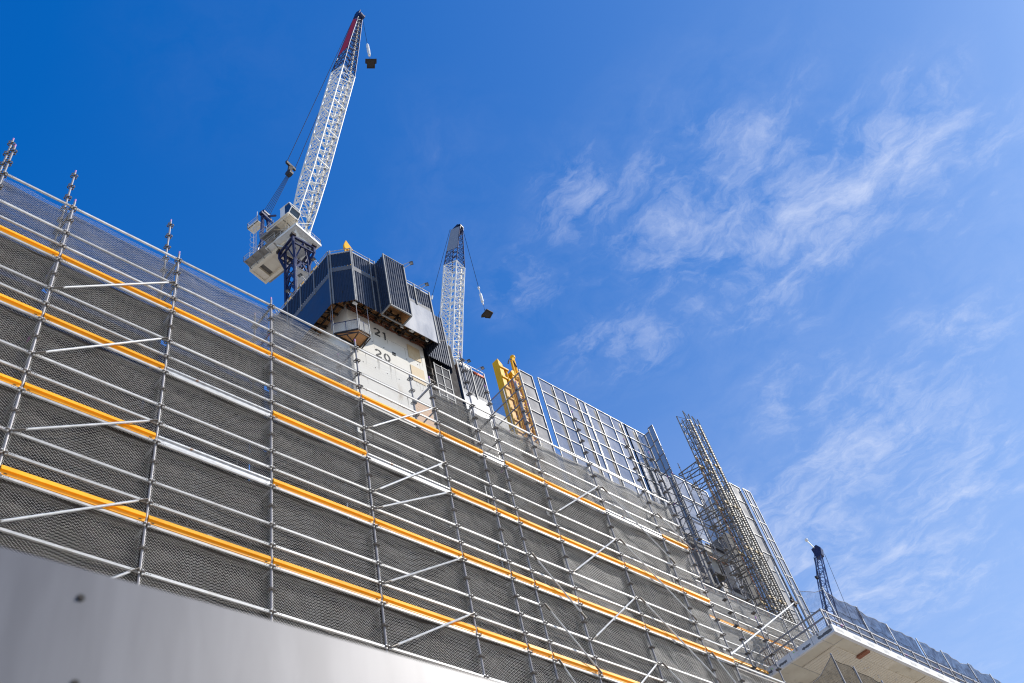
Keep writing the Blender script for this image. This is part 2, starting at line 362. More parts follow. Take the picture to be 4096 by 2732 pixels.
def rosette(m, c):
    for k in range(4):
        t = math.pi/4+k*math.pi/2
        m.ring((c[0]+0.052*math.cos(t), c[1]+0.052*math.sin(t), c[2]), 0.032, 0.0145, 'z', 8, 4)
def standard_mesh(z0, z1, first):
    m = MB(); m.tube((0,0,z0), (0,0,z1), 0.0242, 8)
    m.tube((0,0,z1), (0,0,z1+0.10), 0.019, 8)
    m.k = 1; z = first
    while z > z0+0.05:
        rosette(m, (0,0,z)); z -= 0.5
    m.k = 2
    m.tube((0,0,z1+0.0), (0,0,z1+0.101), 0.0195, 8)
    return m
def standard(x, y, ztop, first=None, z0=0.0, name='standard'):
    key = (round(ztop,2), z0)
    if key not in STD:
        STD[key] = standard_mesh(z0, ztop, (zn(0) if first is None else first)+0.0 if ztop < zn(0)+0.4 else zn(0)+0.5*int((ztop-zn(0)-0.02)/0.5)).data('standard', [galv_post, ring_m, purple])
    return place(name, STD[key], (x,y,0), sc, SC)
STD = {}
tops = [22.63, zn(0)+.28, zn(0)+.28, zn(0)+.28, zn(0)+.28, zn(0)+.28, zn(0)+2.3, zn(0)+1.25, zn(0)+2.3, zn(0)+2.3, zn(0)+2.3, zn(0)+2.3, 17.7]
for x, t in zip(XS, tops): standard(x, Y0, t)
inner_tops = {1.49:24.1, 2.99:24.1, 5.50:24.1, 7.98:21.9, 10.5:21.9, 12.98:22.6, 14.47:22.2, 15.23:22.2, 16.72:22.2, 19.2:22.2, 21.69:22.2, 22.94:22.2, 25.3:17.4}
for x in XS: standard(x, YI, inner_tops[x])

# ledgers (pressed box sections with bolt holes at their ends)
def ledger_mesh(L):
    m = MB(); a = 0.035
    m.box((a,-0.020,-0.025), (L-a,0.016,0.023))
    m.box((0.018,-0.012,-0.018), (a,0.010,0.018)); m.box((L-a,-0.012,-0.018), (L-0.018,0.010,0.018))
    m.box((a+0.3,-0.0215,-0.0295), (a+0.306,0.0,0.027)) if L > 1 else None
    for e in (0.0, L):
        sg = 1 if e == 0 else -1
        m.box((min(e+sg*0.02,e+sg*0.05),-0.03,-0.045), (max(e+sg*0.02,e+sg*0.05),0.0,0.05))
    m.k = 1
    hs_ = [0.10,0.135,0.17] if L > 1 else [0.09]
    for d in hs_:
        for e in (d, L-d): m.tube((e,-0.0225,0.0), (e,-0.0195,0.0), 0.0085, 8)
    return m
LED = {}
def ledger(i, n, name='ledger', y=Y0, z=None):
    x0, x1 = XS[i], XS[i+1]; L = round(x1-x0, 2); zz = zn(n) if z is None else z
    if L not in LED: LED[L] = ledger_mesh(L).data('ledger', [rail_m, hole_m])
    o = place(name, LED[L], (x0, y-0.030, zz), sc, SC)
    t_ = random.uniform(-0.0028,0.0028); o.rotation_euler = (random.uniform(-0.12,0.12), t_, 0); o.location.z += L*math.sin(t_)/2+random.uniform(-0.006,0.006); return o
for i in range(11):
    ledger(i, 0, 'top_rail')
for i in range(12):
    for lift in range(5):
        d = 4+4*lift
        if i == 11 and d < 12: continue
        ledger(i, d, 'ledger')
        if not (i == 11 and d == 12) and d-2 <= 18:
            ledger(i, d-2, 'guard_rail')
        if not (i == 11 and d == 12) and d-1 <= 19: ledger(i, d-1, 'mid_rail')
ledger(6, 13, 'guard_rail')
for i in (0, 2, 3, 5, 8, 9):
    for n in (2, 6, 10, 14): ledger(i, n, 'inner_rail', YI+0.06)

# toe boards
def toe_mesh(L, grey=False):
    pr = [(0,0),(-0.006,0.012),(0.006,0.018),(0.024,0.030),(0.024,0.082),(0.0,0.092),(0.0,0.098),(0.026,0.146),(0.034,0.146),(0.034,0.0)]
    pr = [(0.020,0.0),(-0.004,0.010),(0.030,0.020),(0.022,0.100),(-0.014,0.106),(-0.012,0.112),(0.020,0.212),(0.046,0.212),(0.046,0.0)]
    if grey: pr = [(0,0),(-0.004,0.03),(0.030,0.036),(0.030,0.12),(0.0,0.126),(0.0,0.162),(0.046,0.162),(0.046,0)]
    m = MB(); m.prism([(0.03, y, z) for y, z in pr], (L-0.06,0,0))
    m.k = 1
    for e in (0.12, L-0.12):
        m.box((e-0.025,0.021,0.052), (e+0.025,0.0255,0.066))
    return m
TOE = {}
def toe(i, n, grey=False):
    L = round(XS[i+1]-XS[i], 2); k = (L, grey)
    if k not in TOE: TOE[k] = toe_mesh(L, grey).data('toe_board', [galv if grey else yel_m, hole_m])
    o = place('toe_board', TOE[k], (XS[i], Y0-0.042, zn(n)+0.032), sc, SC)
    t_ = random.uniform(-0.003,0.003); o.rotation_euler = (random.uniform(-0.06,0.06), t_, random.uniform(-0.002,0.002)); o.location.z += L*math.sin(t_)/2
    if grey: o['label'] = 'unpainted grey toe board'
grey = {(6,4),(9,4),(2,8),(4,8),(2,12)}
for i in range(11):
    for n in (4,8,12,16,20):
        if n == 16 and i > 8: g_ = True
        else: g_ = (i, n) in grey
        toe(i, n, g_)

# diagonal braces
def brace(i, n0, j, n1, name='brace', off=-0.085, r=0.024):
    a = Vector((XS[i]+0.05, Y0+off, zn(n0)-0.01)); b = Vector((XS[j]-0.05, Y0+off, zn(n1)+0.02)); d = (b-a).normalized()
    m = MB(); m.tube(a+d*0.20, b-d*0.20, r, 8); m.k = 1
    m.beam(a, a+d*0.24, 0.012, 0.05, (0,1,0)); m.beam(b-d*0.24, b, 0.012, 0.05, (0,1,0)); m.k = 2
    m.beam(a+d*0.05-Vector((0,0.008,0)), a+d*0.15-Vector((0,0.008,0)), 0.006, 0.02, (0,1,0)); m.beam(b-d*0.15-Vector((0,0.008,0)), b-d*0.05-Vector((0,0.008,0)), 0.006, 0.02, (0,1,0)); m.k = 1
    m.tube(a+Vector((0,-0.02,0)), a+Vector((0,0.07,0)), 0.012, 6); m.tube(b+Vector((0,-0.02,0)), b+Vector((0,0.07,0)), 0.012, 6)
    m.build(name, [galv, ring_m, hole_m], sc)
for a in ((1,6,2,2),(1,10,2,6),(1,14,2,11),(1,18,2,15),(1,22,2,18),(4,6,5,2),(4,10,5,6),(4,11,5,8),(4,15,5,12),(4,18,5,15),
          (8,6,9,2),(8,10,9,6),(8,14,9,10),(8,18,9,14)): brace(*a)
for a in ((9,2,10,6),(9,6,10,10),(9,10,10,14),(9,14,10,18),(7,10,8,13),(7,13,8,16),(7,16,8,20),(10,2,11,4),(10,12,11,15)):
    brace(*a, name='raking_tube', off=-0.13, r=0.02)

# transoms and decks
for x in XS[:-1]:
    m = MB()
    for n in range(0, 21, 4): m.beam((x,Y0+0.02,zn(n)-0.02), (x,YI-0.02,zn(n)-0.02), 0.04, 0.05)
    for n in (2,10): m.beam((x,Y0+0.02,zn(n)), (x,YI-0.02,zn(n)), 0.03, 0.03)
    build_each(m, 'transom', galv_post, sc)
for n in (4,8,12,16,20):
    for i in range(12):
        if i == 11 and n < 12: continue
        m = MB()
        for k in range(3):
            y = Y0+0.07+k*0.235; m.box((XS[i]+0.03,y,zn(n)-0.02), (XS[i+1]-0.03,y+0.222,zn(n)+0.03))
        m.build('deck', plank_m, sc)
# short timber hangers seen behind the mesh
for i in range(11):
    m = MB()
    for n in (4,8,12,16):
        for k in range(random.randint(1,3)):
            x = XS[i]+random.uniform(0.15,0.9)*(XS[i+1]-XS[i]); z = zn(n)-random.uniform(0.15,0.5)
            m.tube((x,YI+0.03,zn(n)-1.3), (x,YI+0.03,z+0.75), 0.017, 5)
    build_each(m, 'hanger', galv_post, sc)

# boards and clutter left on the decks
rb = random.Random(77)
for i, n in ((7,8),(8,8),(3,8),(9,12),(5,12),(2,12),(8,4),(10,8)):
    x = XS[i]+rb.uniform(0.1,0.4); m = MB(); z = zn(n)+0.05
    for k in range(rb.randint(1,3)): m.beam((x+k*0.25,YI-0.12,z+0.10+k*0.16), (x+rb.uniform(0.7,1.5),YI-0.10,z+0.14+k*0.15), 0.04, 0.13)
    build_each(m, 'timber_board', ply_m if n != 12 else timber_m, sc)
# chain link panels: real woven wires
def chain_mesh(L, H, seed):
    rnd = random.Random(seed); m = MB(); dx = 0.070; nw = int(L/dx); hz = 0.033; nz = int(H/hz); r = 0.0046
    ph = [rnd.uniform(0,6.28) for _ in range(8)]
    def warp(x, z):
        e = math.sin(math.pi*x/L); ez = math.sin(math.pi*min(1,max(0,z/H)))
        y = 0.022*ez*math.sin(2.1*x+ph[0])+0.012*math.sin(5.1*x+2.2*z+ph[1])*e
        zz = 0.035*e*math.sin(1.9*x+ph[2])+0.014*math.sin(4.3*x+1.1*z+ph[3])*e
        xx = 0.012*math.sin(3.0*z+ph[4]+0.8*x)
        return xx, y, zz
    for w_ in range(nw+1):
        xb = 0.02+w_*dx; prev = None; base = len(m.v)
        for k in range(nz+1):
            s_ = 1 if (k+w_) % 2 == 0 else -1
            s_ = 1 if k % 2 == 0 else -1
            x = min(max(xb+s_*dx*0.53, 0.02), L-0.02); z = k*hz
            xx, yy, zz = warp(xb, z)
            c = (x+xx*0.5, yy+s_*0.003, -H+z+zz)
            m.v += [(c[0]-r, c[1], c[2]), (c[0]+r, c[1]-0.4*r, c[2]), (c[0], c[1]+r, c[2]+r)]
            if k:
                q = base+(k-1)*3; p_ = base+k*3
                for j in range(3): m.f.append((q+j, q+(j+1) % 3, p_+(j+1) % 3, p_+j)); m.mi.append(0)
    return m
CH = {}
def chain(i, nt, nb, y=Y0+0.022, seed=None):
    L = round(XS[i+1]-XS[i], 2); H = 0.5*(nb-nt); sd = random.randint(0,1) if L == 2.49 else 0
    Lk = 2.50 if L > 2.4 and L < 2.6 else L
    sd = random.randint(0,1) if Lk == 2.50 else 0
    k = (Lk, H, sd)
    if k not in CH: CH[k] = chain_mesh(Lk, H, hash(k) % 1000).data('chain_link_panel', wire_m)
    place('chain_link_panel', CH[k], (XS[i], y, zn(nt)-0.03), sc, SC)
for i in range(12):
    for nt in (0,4,8,12,16):
        if i == 11 and nt < 12: continue
        chain(i, nt, nt+4)

# shade cloth sheets with folds
def cloth_mesh(L, H, seed, amp=0.05):
    r_ = random.Random(seed); c = [(r_.uniform(-6,6), r_.uniform(-9,9), r_.uniform(0,6.28), r_.uniform(0.2,1)) for _ in range(9)]
    def fn(u, v):
        x = u*L; z = -v*H; y = 0
        for a, b, p_, k in c: y += k*math.sin(a*x+b*z+p_)/5
        y += 0.6*abs(math.sin(1.3*x+2.6*z+c[0][2]))**3
        e = min(1, 8*min(u,1-u, v+0.05, 1.05-v))
        sag = 0.05*math.sin(math.pi*u)*(1-v)
        return (x, amp*y*e, z-sag)
    return MB().grid(34, 26, fn)
for i in range(12):
    for nt in (0,4,8,12,16):
        if i == 11 and nt < 12: continue
        if nt == 0 and i in (4,): continue
        if nt == 0: mt = cloth_thin if i < 4 else (cloth_dark if i < 7 else cloth_grey)
        elif nt == 4 and i >= 9: mt = cloth_grey
        elif i >= 8 and nt <= 12: mt = cloth_grey if (i+nt//4) % 2 == 0 else cloth_dark
        else: mt = cloth_dark
        L = XS[i+1]-XS[i]; x0 = 0.0; pass
        H = 1.98 if nt == 0 else random.choice((1.42,1.5,1.56,1.9))
        o = place('shade_cloth', cloth_mesh(L-(0.13 if nt else 0.02), H if nt else 1.95, i*17+nt*5+3, 0.045 if mt is not cloth_grey else 0.07).data('shade_cloth', mt, smooth=True) , (XS[i]+0.02, Y0+0.115, zn(nt)-0.03 if nt == 0 else zn(nt)-0.06), sc, SC)  # sheet stops short; dark gap stands for gathered cloth and the post's shadow
for i in range(11):      # added inner sheets that hide the sky and darken the gaps
    for nt in (4,8,12,16):
        o = place('dark_backing', cloth_mesh(XS[i+1]-XS[i]-0.03, 2.05, i*31+nt*7+1, 0.06).data('dark_backing', cloth_black if nt > 4 or i > 5 else cloth_dark, smooth=True), (XS[i]+0.015, YI+0.10, zn(nt)-0.02), sc, SC)

# ------------------------------------------------------------------ podium building behind the scaffold
PB = (12, 14.4, 0)
pb = thing('podium_building', PB, 'dark unfinished concrete podium behind the chain link scaffold', 'building')
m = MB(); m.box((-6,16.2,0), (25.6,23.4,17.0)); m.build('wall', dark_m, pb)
for k, z in enumerate((1.6, 4.6, 7.6, 10.6, 13.6, 16.6)):
    m = MB(); m.box((-6,14.25,z), (25.6,16.25,z+0.28)); m.build('floor_slab', conc, pb)
    m = MB()
    for q in range(14):
        x = -5+q*2.3; m.box((x,14.22,z-0.12), (x+1.5,14.30,z-0.002))
    m.build('edge_timber', timber_m, pb)
for q in range(6):
    m = MB(); m.box((-4.5+q*5.8,14.7,0), (-3.9+q*5.8,15.3,16.6)); m.build('column', conc, pb)

# ------------------------------------------------------------------ concrete core with the numbers 20 and 21
def core(name, x0, x1, y0, y1, ztop, label):
    t = thing(name, ((x0+x1)/2, y0, 0), label, 'lift core')
    m = MB(); m.box((x0,y0,0), (x1,y1,ztop)); m.build('wall', conc_core, t)
    return t
k1 = core('concrete_core', 37.4, 46.9, 46.0, 58.0, 80.6, 'pale concrete lift core with stencilled floor numbers under the navy climbing form')
m = MB()
for z in (66.6, 70.25, 73.9, 77.55):
    m.box((37.38,45.975,z), (46.92,45.998,z+0.03))
m.build('pour_joint', conc, k1)
m = MB()
for z in (68.0, 72.0, 75.9):
    for x in (38.8,40.2,41.6,43.0,44.4,45.8): m.tube((x,45.97,z), (x,46.0,z), 0.05, 8)
m.build('tie_hole', hole_m, k1)
m = MB(); m.box((42.62,45.96,75.45), (43.0,46.0,75.9)); m.build('vent_hole', hole_m, k1)
m = MB(); m.box((44.75,45.94,76.45), (46.3,45.998,78.5)); m.build('plywood_panel', ply_pale, k1)
m = MB(); m.box((44.75,45.94,73.0), (46.42,45.998,75.28)); m.build('plywood_panel', ply_pale, k1)
m = MB(); m.box((44.3,45.95,63.5), (46.6,45.998,70.0)); m.build('plywood_panel', mat('orange brown board', (0.60,0.38,0.22), 0.7, 0, (0.42,0.25,0.14), 0.9), k1)
rs = random.Random(21); m = MB()
for _ in range(26):
    x = rs.uniform(37.6,46.6); z = rs.choice((77.5,73.9,70.2)); w = rs.uniform(0.03,0.10); l = rs.uniform(0.6,2.6); m.prism([(x,45.996,z),(x+w,45.996,z),(x+w*0.6,45.996,z-l),(x+w*0.4,45.996,z-l)], (0,-0.004,0))
m.build('stain_streak', mat('grey water stain', (0.46,0.42,0.35), 0.9), k1)
def strip_path(m, pts, w):      # flat stroke in the x-z plane
    for (a, b) in zip(pts, pts[1:]):
        a = Vector(a); b = Vector(b); d = (b-a).normalized(); n = Vector((-d.y, d.x))
        q = [a+n*w/2-d*w*0.02, b+n*w/2+d*w*0.02, b-n*w/2+d*w*0.02, a-n*w/2-d*w*0.02]
        m.prism([(p.x, 0, p.y) for p in q], (0, -0.012, 0))
def arc(cx, cy, rx, ry, a0, a1, n=12):
    return [(cx+rx*math.cos(R(a0+(a1-a0)*i/n)), cy+ry*math.sin(R(a0+(a1-a0)*i/n))) for i in range(n+1)]
def digit(ch, x, z, h, y, parent):
    m = MB(); W_ = h*0.17; w = h*0.62
    if ch == '2':
        strip_path(m, arc(w*0.5, h*0.70, w*0.42, h*0.23, 175, 95), W_)
        strip_path(m, arc(w*0.5, h*0.70, w*0.42, h*0.23, 82, -32), W_)
        strip_path(m, [(w*0.83, h*0.54), (w*0.16, h*0.16)], W_)
        strip_path(m, [(w*0.06, h*0.075), (w*0.98, h*0.075)], W_)
    if ch == '0':
        strip_path(m, arc(w*0.5, h*0.5, w*0.42, h*0.42, 98, 262, 16), W_)
        strip_path(m, arc(w*0.5, h*0.5, w*0.42, h*0.42, 82, -82, 16), W_)
    if ch == '1':
        strip_path(m, [(w*0.45, 0), (w*0.45, h)], W_)
        strip_path(m, [(w*0.12, h*0.80), (w*0.34, h*0.90)], W_)
    if ch == '8':
        for cy in (0.28, 0.74):
            strip_path(m, arc(w*0.5, h*cy, w*0.36, h*0.19, 98, 262, 10), W_*0.9); strip_path(m, arc(w*0.5, h*cy, w*0.36, h*0.19, 82, -82, 10), W_*0.9)
    if ch == '3':
        for cy in (0.28, 0.74): strip_path(m, arc(w*0.45, h*cy, w*0.36, h*0.20, 130, -130, 12), W_*0.9)
    m.v = [(px+x, py+y, pz+z) for px, py, pz in m.v]
    m.build('painted_number', paint_blk, parent)
digit('2', 40.62, 77.35, 1.15, 45.992, k1); digit('1', 41.62, 77.30, 1.15, 45.992, k1)
digit('2', 40.45, 73.95, 1.15, 45.992, k1); digit('0', 41.50, 73.95, 1.15, 45.992, k1)

# ------------------------------------------------------------------ climbing formwork
def corr(m, a, b, z0, z1, pitch=0.27, dep=0.07):
    a = Vector((a[0],a[1],0)); b = Vector((b[0],b[1],0)); d = (b-a); L = d.length; d.normalize(); n = Vector((d.y,-d.x,0))
    k = max(1, int(L/pitch)); p_ = L/k; prof = []
    for i in range(k):
        for t, o in ((0.0,0),(0.52,0),(0.64,1),(0.88,1)): prof.append((i*p_+t*p_, o*dep))
    prof.append((L,0)); vs = []; o0 = len(m.v)
    for t, o in prof:
        q = a+d*t+n*o; vs += [(q.x,q.y,z0), (q.x,q.y,z1)]
    m.add(vs, [(2*i, 2*i+2, 2*i+3, 2*i+1) for i in range(len(prof)-1)])
def flat(m, a, b, z0, z1, th=0.04):
    a = Vector((a[0],a[1],0)); b = Vector((b[0],b[1],0)); d = (b-a).normalized(); n = Vector((d.y,-d.x,0))
    m.prism([(a.x,a.y,z0),(b.x,b.y,z0),(b.x,b.y,z1),(a.x,a.y,z1)], n*th)
def post(parent, x, y, z0, z1, w=0.13, mt=None):
    m = MB(); m.box((x-w/2,y-w/2,z0), (x+w/2,y+w/2,z1)); m.build('cladding_post', mt or frame_m, parent)
def floodlight(parent, x, y, z, dx, dy, s=1.0):
    m = MB(); dx *= 0.7; dy *= 0.7; p0 = Vector((x,y,z)); e = Vector((x+dx,y+dy,z+0.2)); c = Vector((x+dx*1.15,y+dy*1.15,z-0.1))
    m.tube(p0, e, 0.035, 5); m.tube(e, c+Vector((0,0,0.1)), 0.03, 5); m.tube(Vector((x,y,z-0.7)), c+Vector((0,0,-.05)), 0.035, 5)
    d = Vector((dx,dy,0)).normalized(); sd_ = d.cross(Vector((0,0,1)))
    m.k = 1; q = c
    vs = []
    for zz, ex in ((0.12,0.12),(-0.04,0.19)):
        for i, j in ((-1,-1),(1,-1),(1,1),(-1,1)): vs.append(q+d*(i*ex)+sd_*(j*ex*1.25)+Vector((0,0,zz)))
    m.add(vs, [(0,1,2,3),(7,6,5,4),(0,4,5,1),(1,5,6,2),(2,6,7,3),(3,7,4,0)])
    m.k = 2
    vs = [q+d*(i*0.15)+sd_*(j*0.18)+Vector((0,0,-0.046)) for i, j in ((-1,-1),(1,-1),(1,1),(-1,1))]
    m.prism(vs, (0,0,-0.01))
    o = m.build('floodlight', [galv, lite_m, lamp_m], parent); return o

CF = (40, 44, 78)
cf = thing('climbing_form', CF, 'navy corrugated climbing formwork platform wrapped round the top of the numbered core', 'climbing formwork')
ZB, ZTP = 78.08, 86.35
A = (35.32, 45.66); B = (36.96, 44.0); C_ = (40.06, 44.0)
# left face (X = 35.32), receding
m = MB(); corr(m, (35.32,56.4), A, 83.2, ZTP); m.build('corrugated_cladding', navy, cf)
m = MB(); flat(m, (35.32,56.4), A, 82.5, 83.2, 0.03); m.build('infill_strip', strip_m, cf)
m = MB(); flat(m, (35.34,56.4), (35.34,45.70), ZB, 82.5, 0.03); m.build('flat_panel', navy_flat, cf)
for y in (48.07, 50.5, 52.9, 55.2): post(cf, 35.27, y, 82.4, 87.0)
# chamfer
m = MB(); corr(m, A, B, 84.0, ZTP); corr(m, A, B, ZB, 83.3); build_each(m, 'corrugated_cladding', navy, cf)
m = MB(); flat(m, A, B, 83.3, 84.0, 0.03); m.build('infill_strip', strip_m, cf)
# front
m = MB(); corr(m, B, C_, 84.0, ZTP); corr(m, B, C_, ZB, 83.3); build_each(m, 'corrugated_cladding', navy, cf)
m = MB(); flat(m, B, C_, 83.3, 84.0, 0.03); m.build('infill_strip', strip_m, cf)
for (x, y) in (A, (A[0]+0.12,A[1]-0.2), B, (B[0]+0.16,B[1]), (39.35,44.0), (40.0,44.0)): post(cf, x, y-0.07, ZB-0.05, 87.0, 0.11)
# projecting box
m = MB(); corr(m, (40.12,44.0), (40.12,42.6), ZB, 86.6); corr(m, (40.12,42.6), (42.68,42.6), ZB, 86.6); corr(m, (42.68,42.6), (42.68,44.0), ZB, 86.6)
m.build('corrugated_cladding', navy, cf)
m = MB()
for p, q in (((40.08,42.55),(42.72,42.55)),((42.72,42.55),(42.72,44)),((40.08,44),(40.08,42.55)),((40.08,44),(42.72,44))):
    m.beam((*p,ZB-0.06), (*q,ZB-0.06), 0.14, 0.14)
for p in ((40.08,42.53),(42.72,42.53)): m.box((p[0]-0.06,p[1]-0.08,ZB), (p[0]+0.06,p[1]+0.04,86.75))
m.beam((40.08,42.53,86.7), (42.72,42.53,86.7), 0.1, 0.1)
m.build('box_frame', frame_m, cf)
# white sheet and cladding to the right
m = MB(); flat(m, (42.72,44.0), (47.3,44.0), ZB, 83.25, 0.05); m.build('smooth_sheet', white_panel, cf)
m = MB(); flat(m, (42.72,44.02), (47.3,44.02), 83.25, 83.9, 0.03); m.build('infill_strip', strip_m, cf)
m = MB(); corr(m, (42.72,44.0), (47.3,44.0), 83.9, ZTP); m.build('corrugated_cladding', navy, cf)
for x in (45.2, 47.3): post(cf, x, 43.93, ZB if x > 46 else 83.2, 86.9)
m = MB(); corr(m, (47.3,44.0), (47.3,45.9), ZB, ZTP); corr(m, (47.3,45.9), (50.5,45.9), 78.3, 86.6); build_each(m, 'corrugated_cladding', navy, cf)
m = MB(); m.box((50.5,45.85,78.2), (50.58,45.95,86.8)); m.build('cladding_post', frame_m, cf)
m = MB(); corr(m, (50.6,45.95), (50.6,48.6), 77.6, 86.3); corr(m, (50.6,48.6), (53.7,48.6), 77.5, 86.5); m.build('corrugated_cladding', navy, cf)
m = MB(); m.box((53.7,48.5,77.5), (53.8,48.62,86.8)); m.build('cladding_post', frame_m, cf)
# top rails
m = MB()
for pts in ([(35.32,56.4),A,B,C_],[(42.72,44.0),(47.3,44.0)]):
    for a, b in zip(pts, pts[1:]):
        for z in (86.55, 87.0): m.beam((*a,z), (*b,z), 0.06, 0.06)
        m.beam((*a,86.38), (*b,86.38), 0.12, 0.06)
build_each(m, 'top_rail', galv, cf)
# soffit deck of plywood on black joists
m = MB(); m.add([(35.36,56.4,80.0),(35.36,45.66,80.0),(36.98,44.04,80.0),(42.7,44.04,80.0),(42.7,42.65,80.0),(47.28,44.04,80.0),(47.28,46.0,80.0)][:4]+[(47.28,44.04,80.0),(47.28,58,80.0),(35.36,58,80.0)], [(0,1,2,3,4,5,6)])
m.build('plywood_deck', ply_m, cf)
m = MB(); m.box((40.16,42.66,80.0), (42.64,44.06,80.04)); m.box((42.60,42.66,ZB), (42.63,44.0,80.0)); m.build('box_deck', ply_m, cf)
m = MB()
for x in [36.2+0.9*i for i in range(13)]:
    if x < 47.3: m.beam((x,max(44.1, 45.66-(x-35.3)) if x < 37 else 44.1,79.75), (x,46.0,79.75), 0.09, 0.3)
for y in [46.4+1.0*i for i in range(11)]: m.beam((35.4,y,79.75), (37.4,y,79.75), 0.09, 0.3)
for yy in (44.3,45.3): m.beam((36.9,yy,79.5), (47.2,yy,79.5), 0.14, 0.2)
for xx in (35.6,36.6): m.beam((xx,46.3,79.5), (xx,56.4,79.5), 0.14, 0.2)
for x in [37.6+1.55*i for i in range(7)]:
    m.beam((x,44.12,78.5), (x,45.9,79.6), 0.09, 0.12); m.beam((x,44.14,78.2), (x,44.14,79.6), 0.12, 0.12); m.beam((x,45.9,79.25), (x+0.7,44.3,79.6), 0.06, 0.06)
    m.beam((x,44.14,78.3), (x+1.5,44.14,79.5), 0.07, 0.07); m.box((x-0.15,45.7,79.2), (x+0.2,45.96,79.7))
for y in [47.2+1.8*i for i in range(5)]:
    m.beam((35.5,y,78.6), (37.3,y,79.6), 0.09, 0.12); m.beam((35.5,y,78.3), (35.5,y+1.7,79.5), 0.07, 0.07)
m.build('joist', black_steel, cf)
m = MB(); rr = random.Random(4)
m.beam((37.3,45.9,79.35), (47.1,45.9,79.35), 0.10, 0.16)
for _ in range(60):
    x = rr.uniform(37.3,46.8); y = rr.uniform(45.5,45.93); z = rr.uniform(79.15,79.6)
    m.beam((x,y,z), (x+rr.uniform(0.2,0.7),y,z+rr.uniform(-0.15,0.15)), 0.07, 0.1)
m.build('form_waling', rebar_m, cf)
m = MB(); m.box((43.0,44.6,78.7), (43.35,44.7,79.4)); m.box((37.2,44.5,78.6), (37.7,44.8,78.75)); m.box((46.2,44.6,78.6), (46.5,44.7,79.3)); m.box((44.2,44.5,79.0), (44.7,44.8,79.1))
build_each(m, 'work_light', white_steel, cf)
for y in (47.2,49.6,52.0,54.6): floodlight(cf, 35.30, y, 86.7, -1.0, -0.35)
for x, yf in ((42.9,42.7),(46.0,44)): floodlight(cf, x, yf, 87.2, 0.7, -0.9)
m = MB()
for y in (48.3,50.7,53.1):
    m.box((35.4,y,86.5), (35.7,y+0.5,87.1)); m.beam((35.5,y,86.9), (35.6,y-0.35,87.6), 0.1, 0.1)
build_each(m, 'yellow_bracket', yellow_m, cf, 2)
# side panels below the form on the right of the core
m = MB()
for z in (72.6,74.2,75.8,77.2): m.beam((47.9,45.8,z), (49.9,45.8,z), 0.08, 0.08)
for x in (47.9,48.9,49.9): m.box((x-0.05,45.76,69.5), (x+0.05,45.84,77.4))
m.build('white_frame', frame_m, cf)
m = MB(); m.box((47.9,45.83,69.6), (49.9,45.85,77.2)); m.build('window_mesh', screen_m, cf)
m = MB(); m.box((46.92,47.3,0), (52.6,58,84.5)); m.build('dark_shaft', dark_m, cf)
m = MB()
for k in range(9): m.beam((47.6,46.9,70+k*1.0), (49.4,47.3,70.5+k*1.0), 0.08, 0.12)
for x in (47.2,48.3): m.beam((x,46.6,66), (x,46.6,79.9), 0.08, 0.08)
build_each(m, 'shaft_stair', plank_m, cf)

# lifting arrow bracket standing on the form
yb = thing('lifting_bracket', (40.0,48.0,86.4), 'small yellow arrow shaped lifting bracket above the navy form', 'bracket')
m = MB()
for x in (39.65,40.12): m.box((x,47.95,86.4), (x+0.14,48.15,94.3))
m.prism([(39.55,47.9,94.2),(40.35,47.9,94.2),(40.75,47.9,94.6),(39.85,47.9,95.9),(39.55,47.9,94.9)], (0,0.25,0))
m.box((39.65,47.95,92.9), (40.26,48.15,93.1)); m.build('yellow_frame', yellow_m, yb)
# suspended platform below the form
SP = (37.3,45.2,73.5)
sp = thing('suspended_platform', SP, 'small hanging access platform with mesh sides on rods in front of the number 21', 'platform')
PA, PBp, PC = (35.5,45.8), (37.1,44.1), (38.45,44.15)
outl = [PA, PBp, PC, (38.5,45.85), (37.2,45.85)]
m = MB(); m.prism([(x,y,73.85) for x, y in outl], (0,0,0.05)); m.build('plywood_floor', ply_m, sp)
m = MB()
for a, b in zip(outl, outl[1:]+outl[:1]):
    m.beam((*a,73.8), (*b,73.8), 0.12, 0.14); m.beam((*a,73.35), (*b,73.35), 0.08, 0.08)
    m.beam((*a,73.8), (*b,73.35), 0.05, 0.05)
m.beam((36.4,45.0,73.35), (38.4,45.8,73.35), 0.08, 0.1); m.beam((37.1,44.2,73.35), (37.3,45.8,73.35), 0.08, 0.1)
m.build('truss', black_steel, sp)
m = MB()
for a, b in ((PA,PBp),(PBp,PC)):
    m.beam((*a,75.3), (*b,75.3), 0.05, 0.06); mid = ((a[0]+b[0])/2,(a[1]+b[1])/2)
    m.beam((*mid,73.9), (*mid,75.3), 0.05, 0.05)
m.build('guard_frame', navy_steel, sp)
m = MB()
for p in (PA,PBp,(PBp[0]+0.14,PBp[1]-0.02),PC): m.beam((*p,73.7), (*p,75.45), 0.09, 0.09)
build_each(m, 'corner_post', frame_m, sp)
m = MB()
for a, b in ((PA,PBp),(PBp,PC)): flat(m, a, b, 73.95, 75.25, 0.006)
build_each(m, 'mesh_side', mat('clear mesh', (0.5,0.5,0.48), 0.5, alpha=0.22), sp)
m = MB()
for p in (PA,PBp,PC,(35.9,46.6)): m.tube((*p,75.4), (*p,78.7), 0.03, 5)
build_each(m, 'hanger_rod', galv_post, sp)

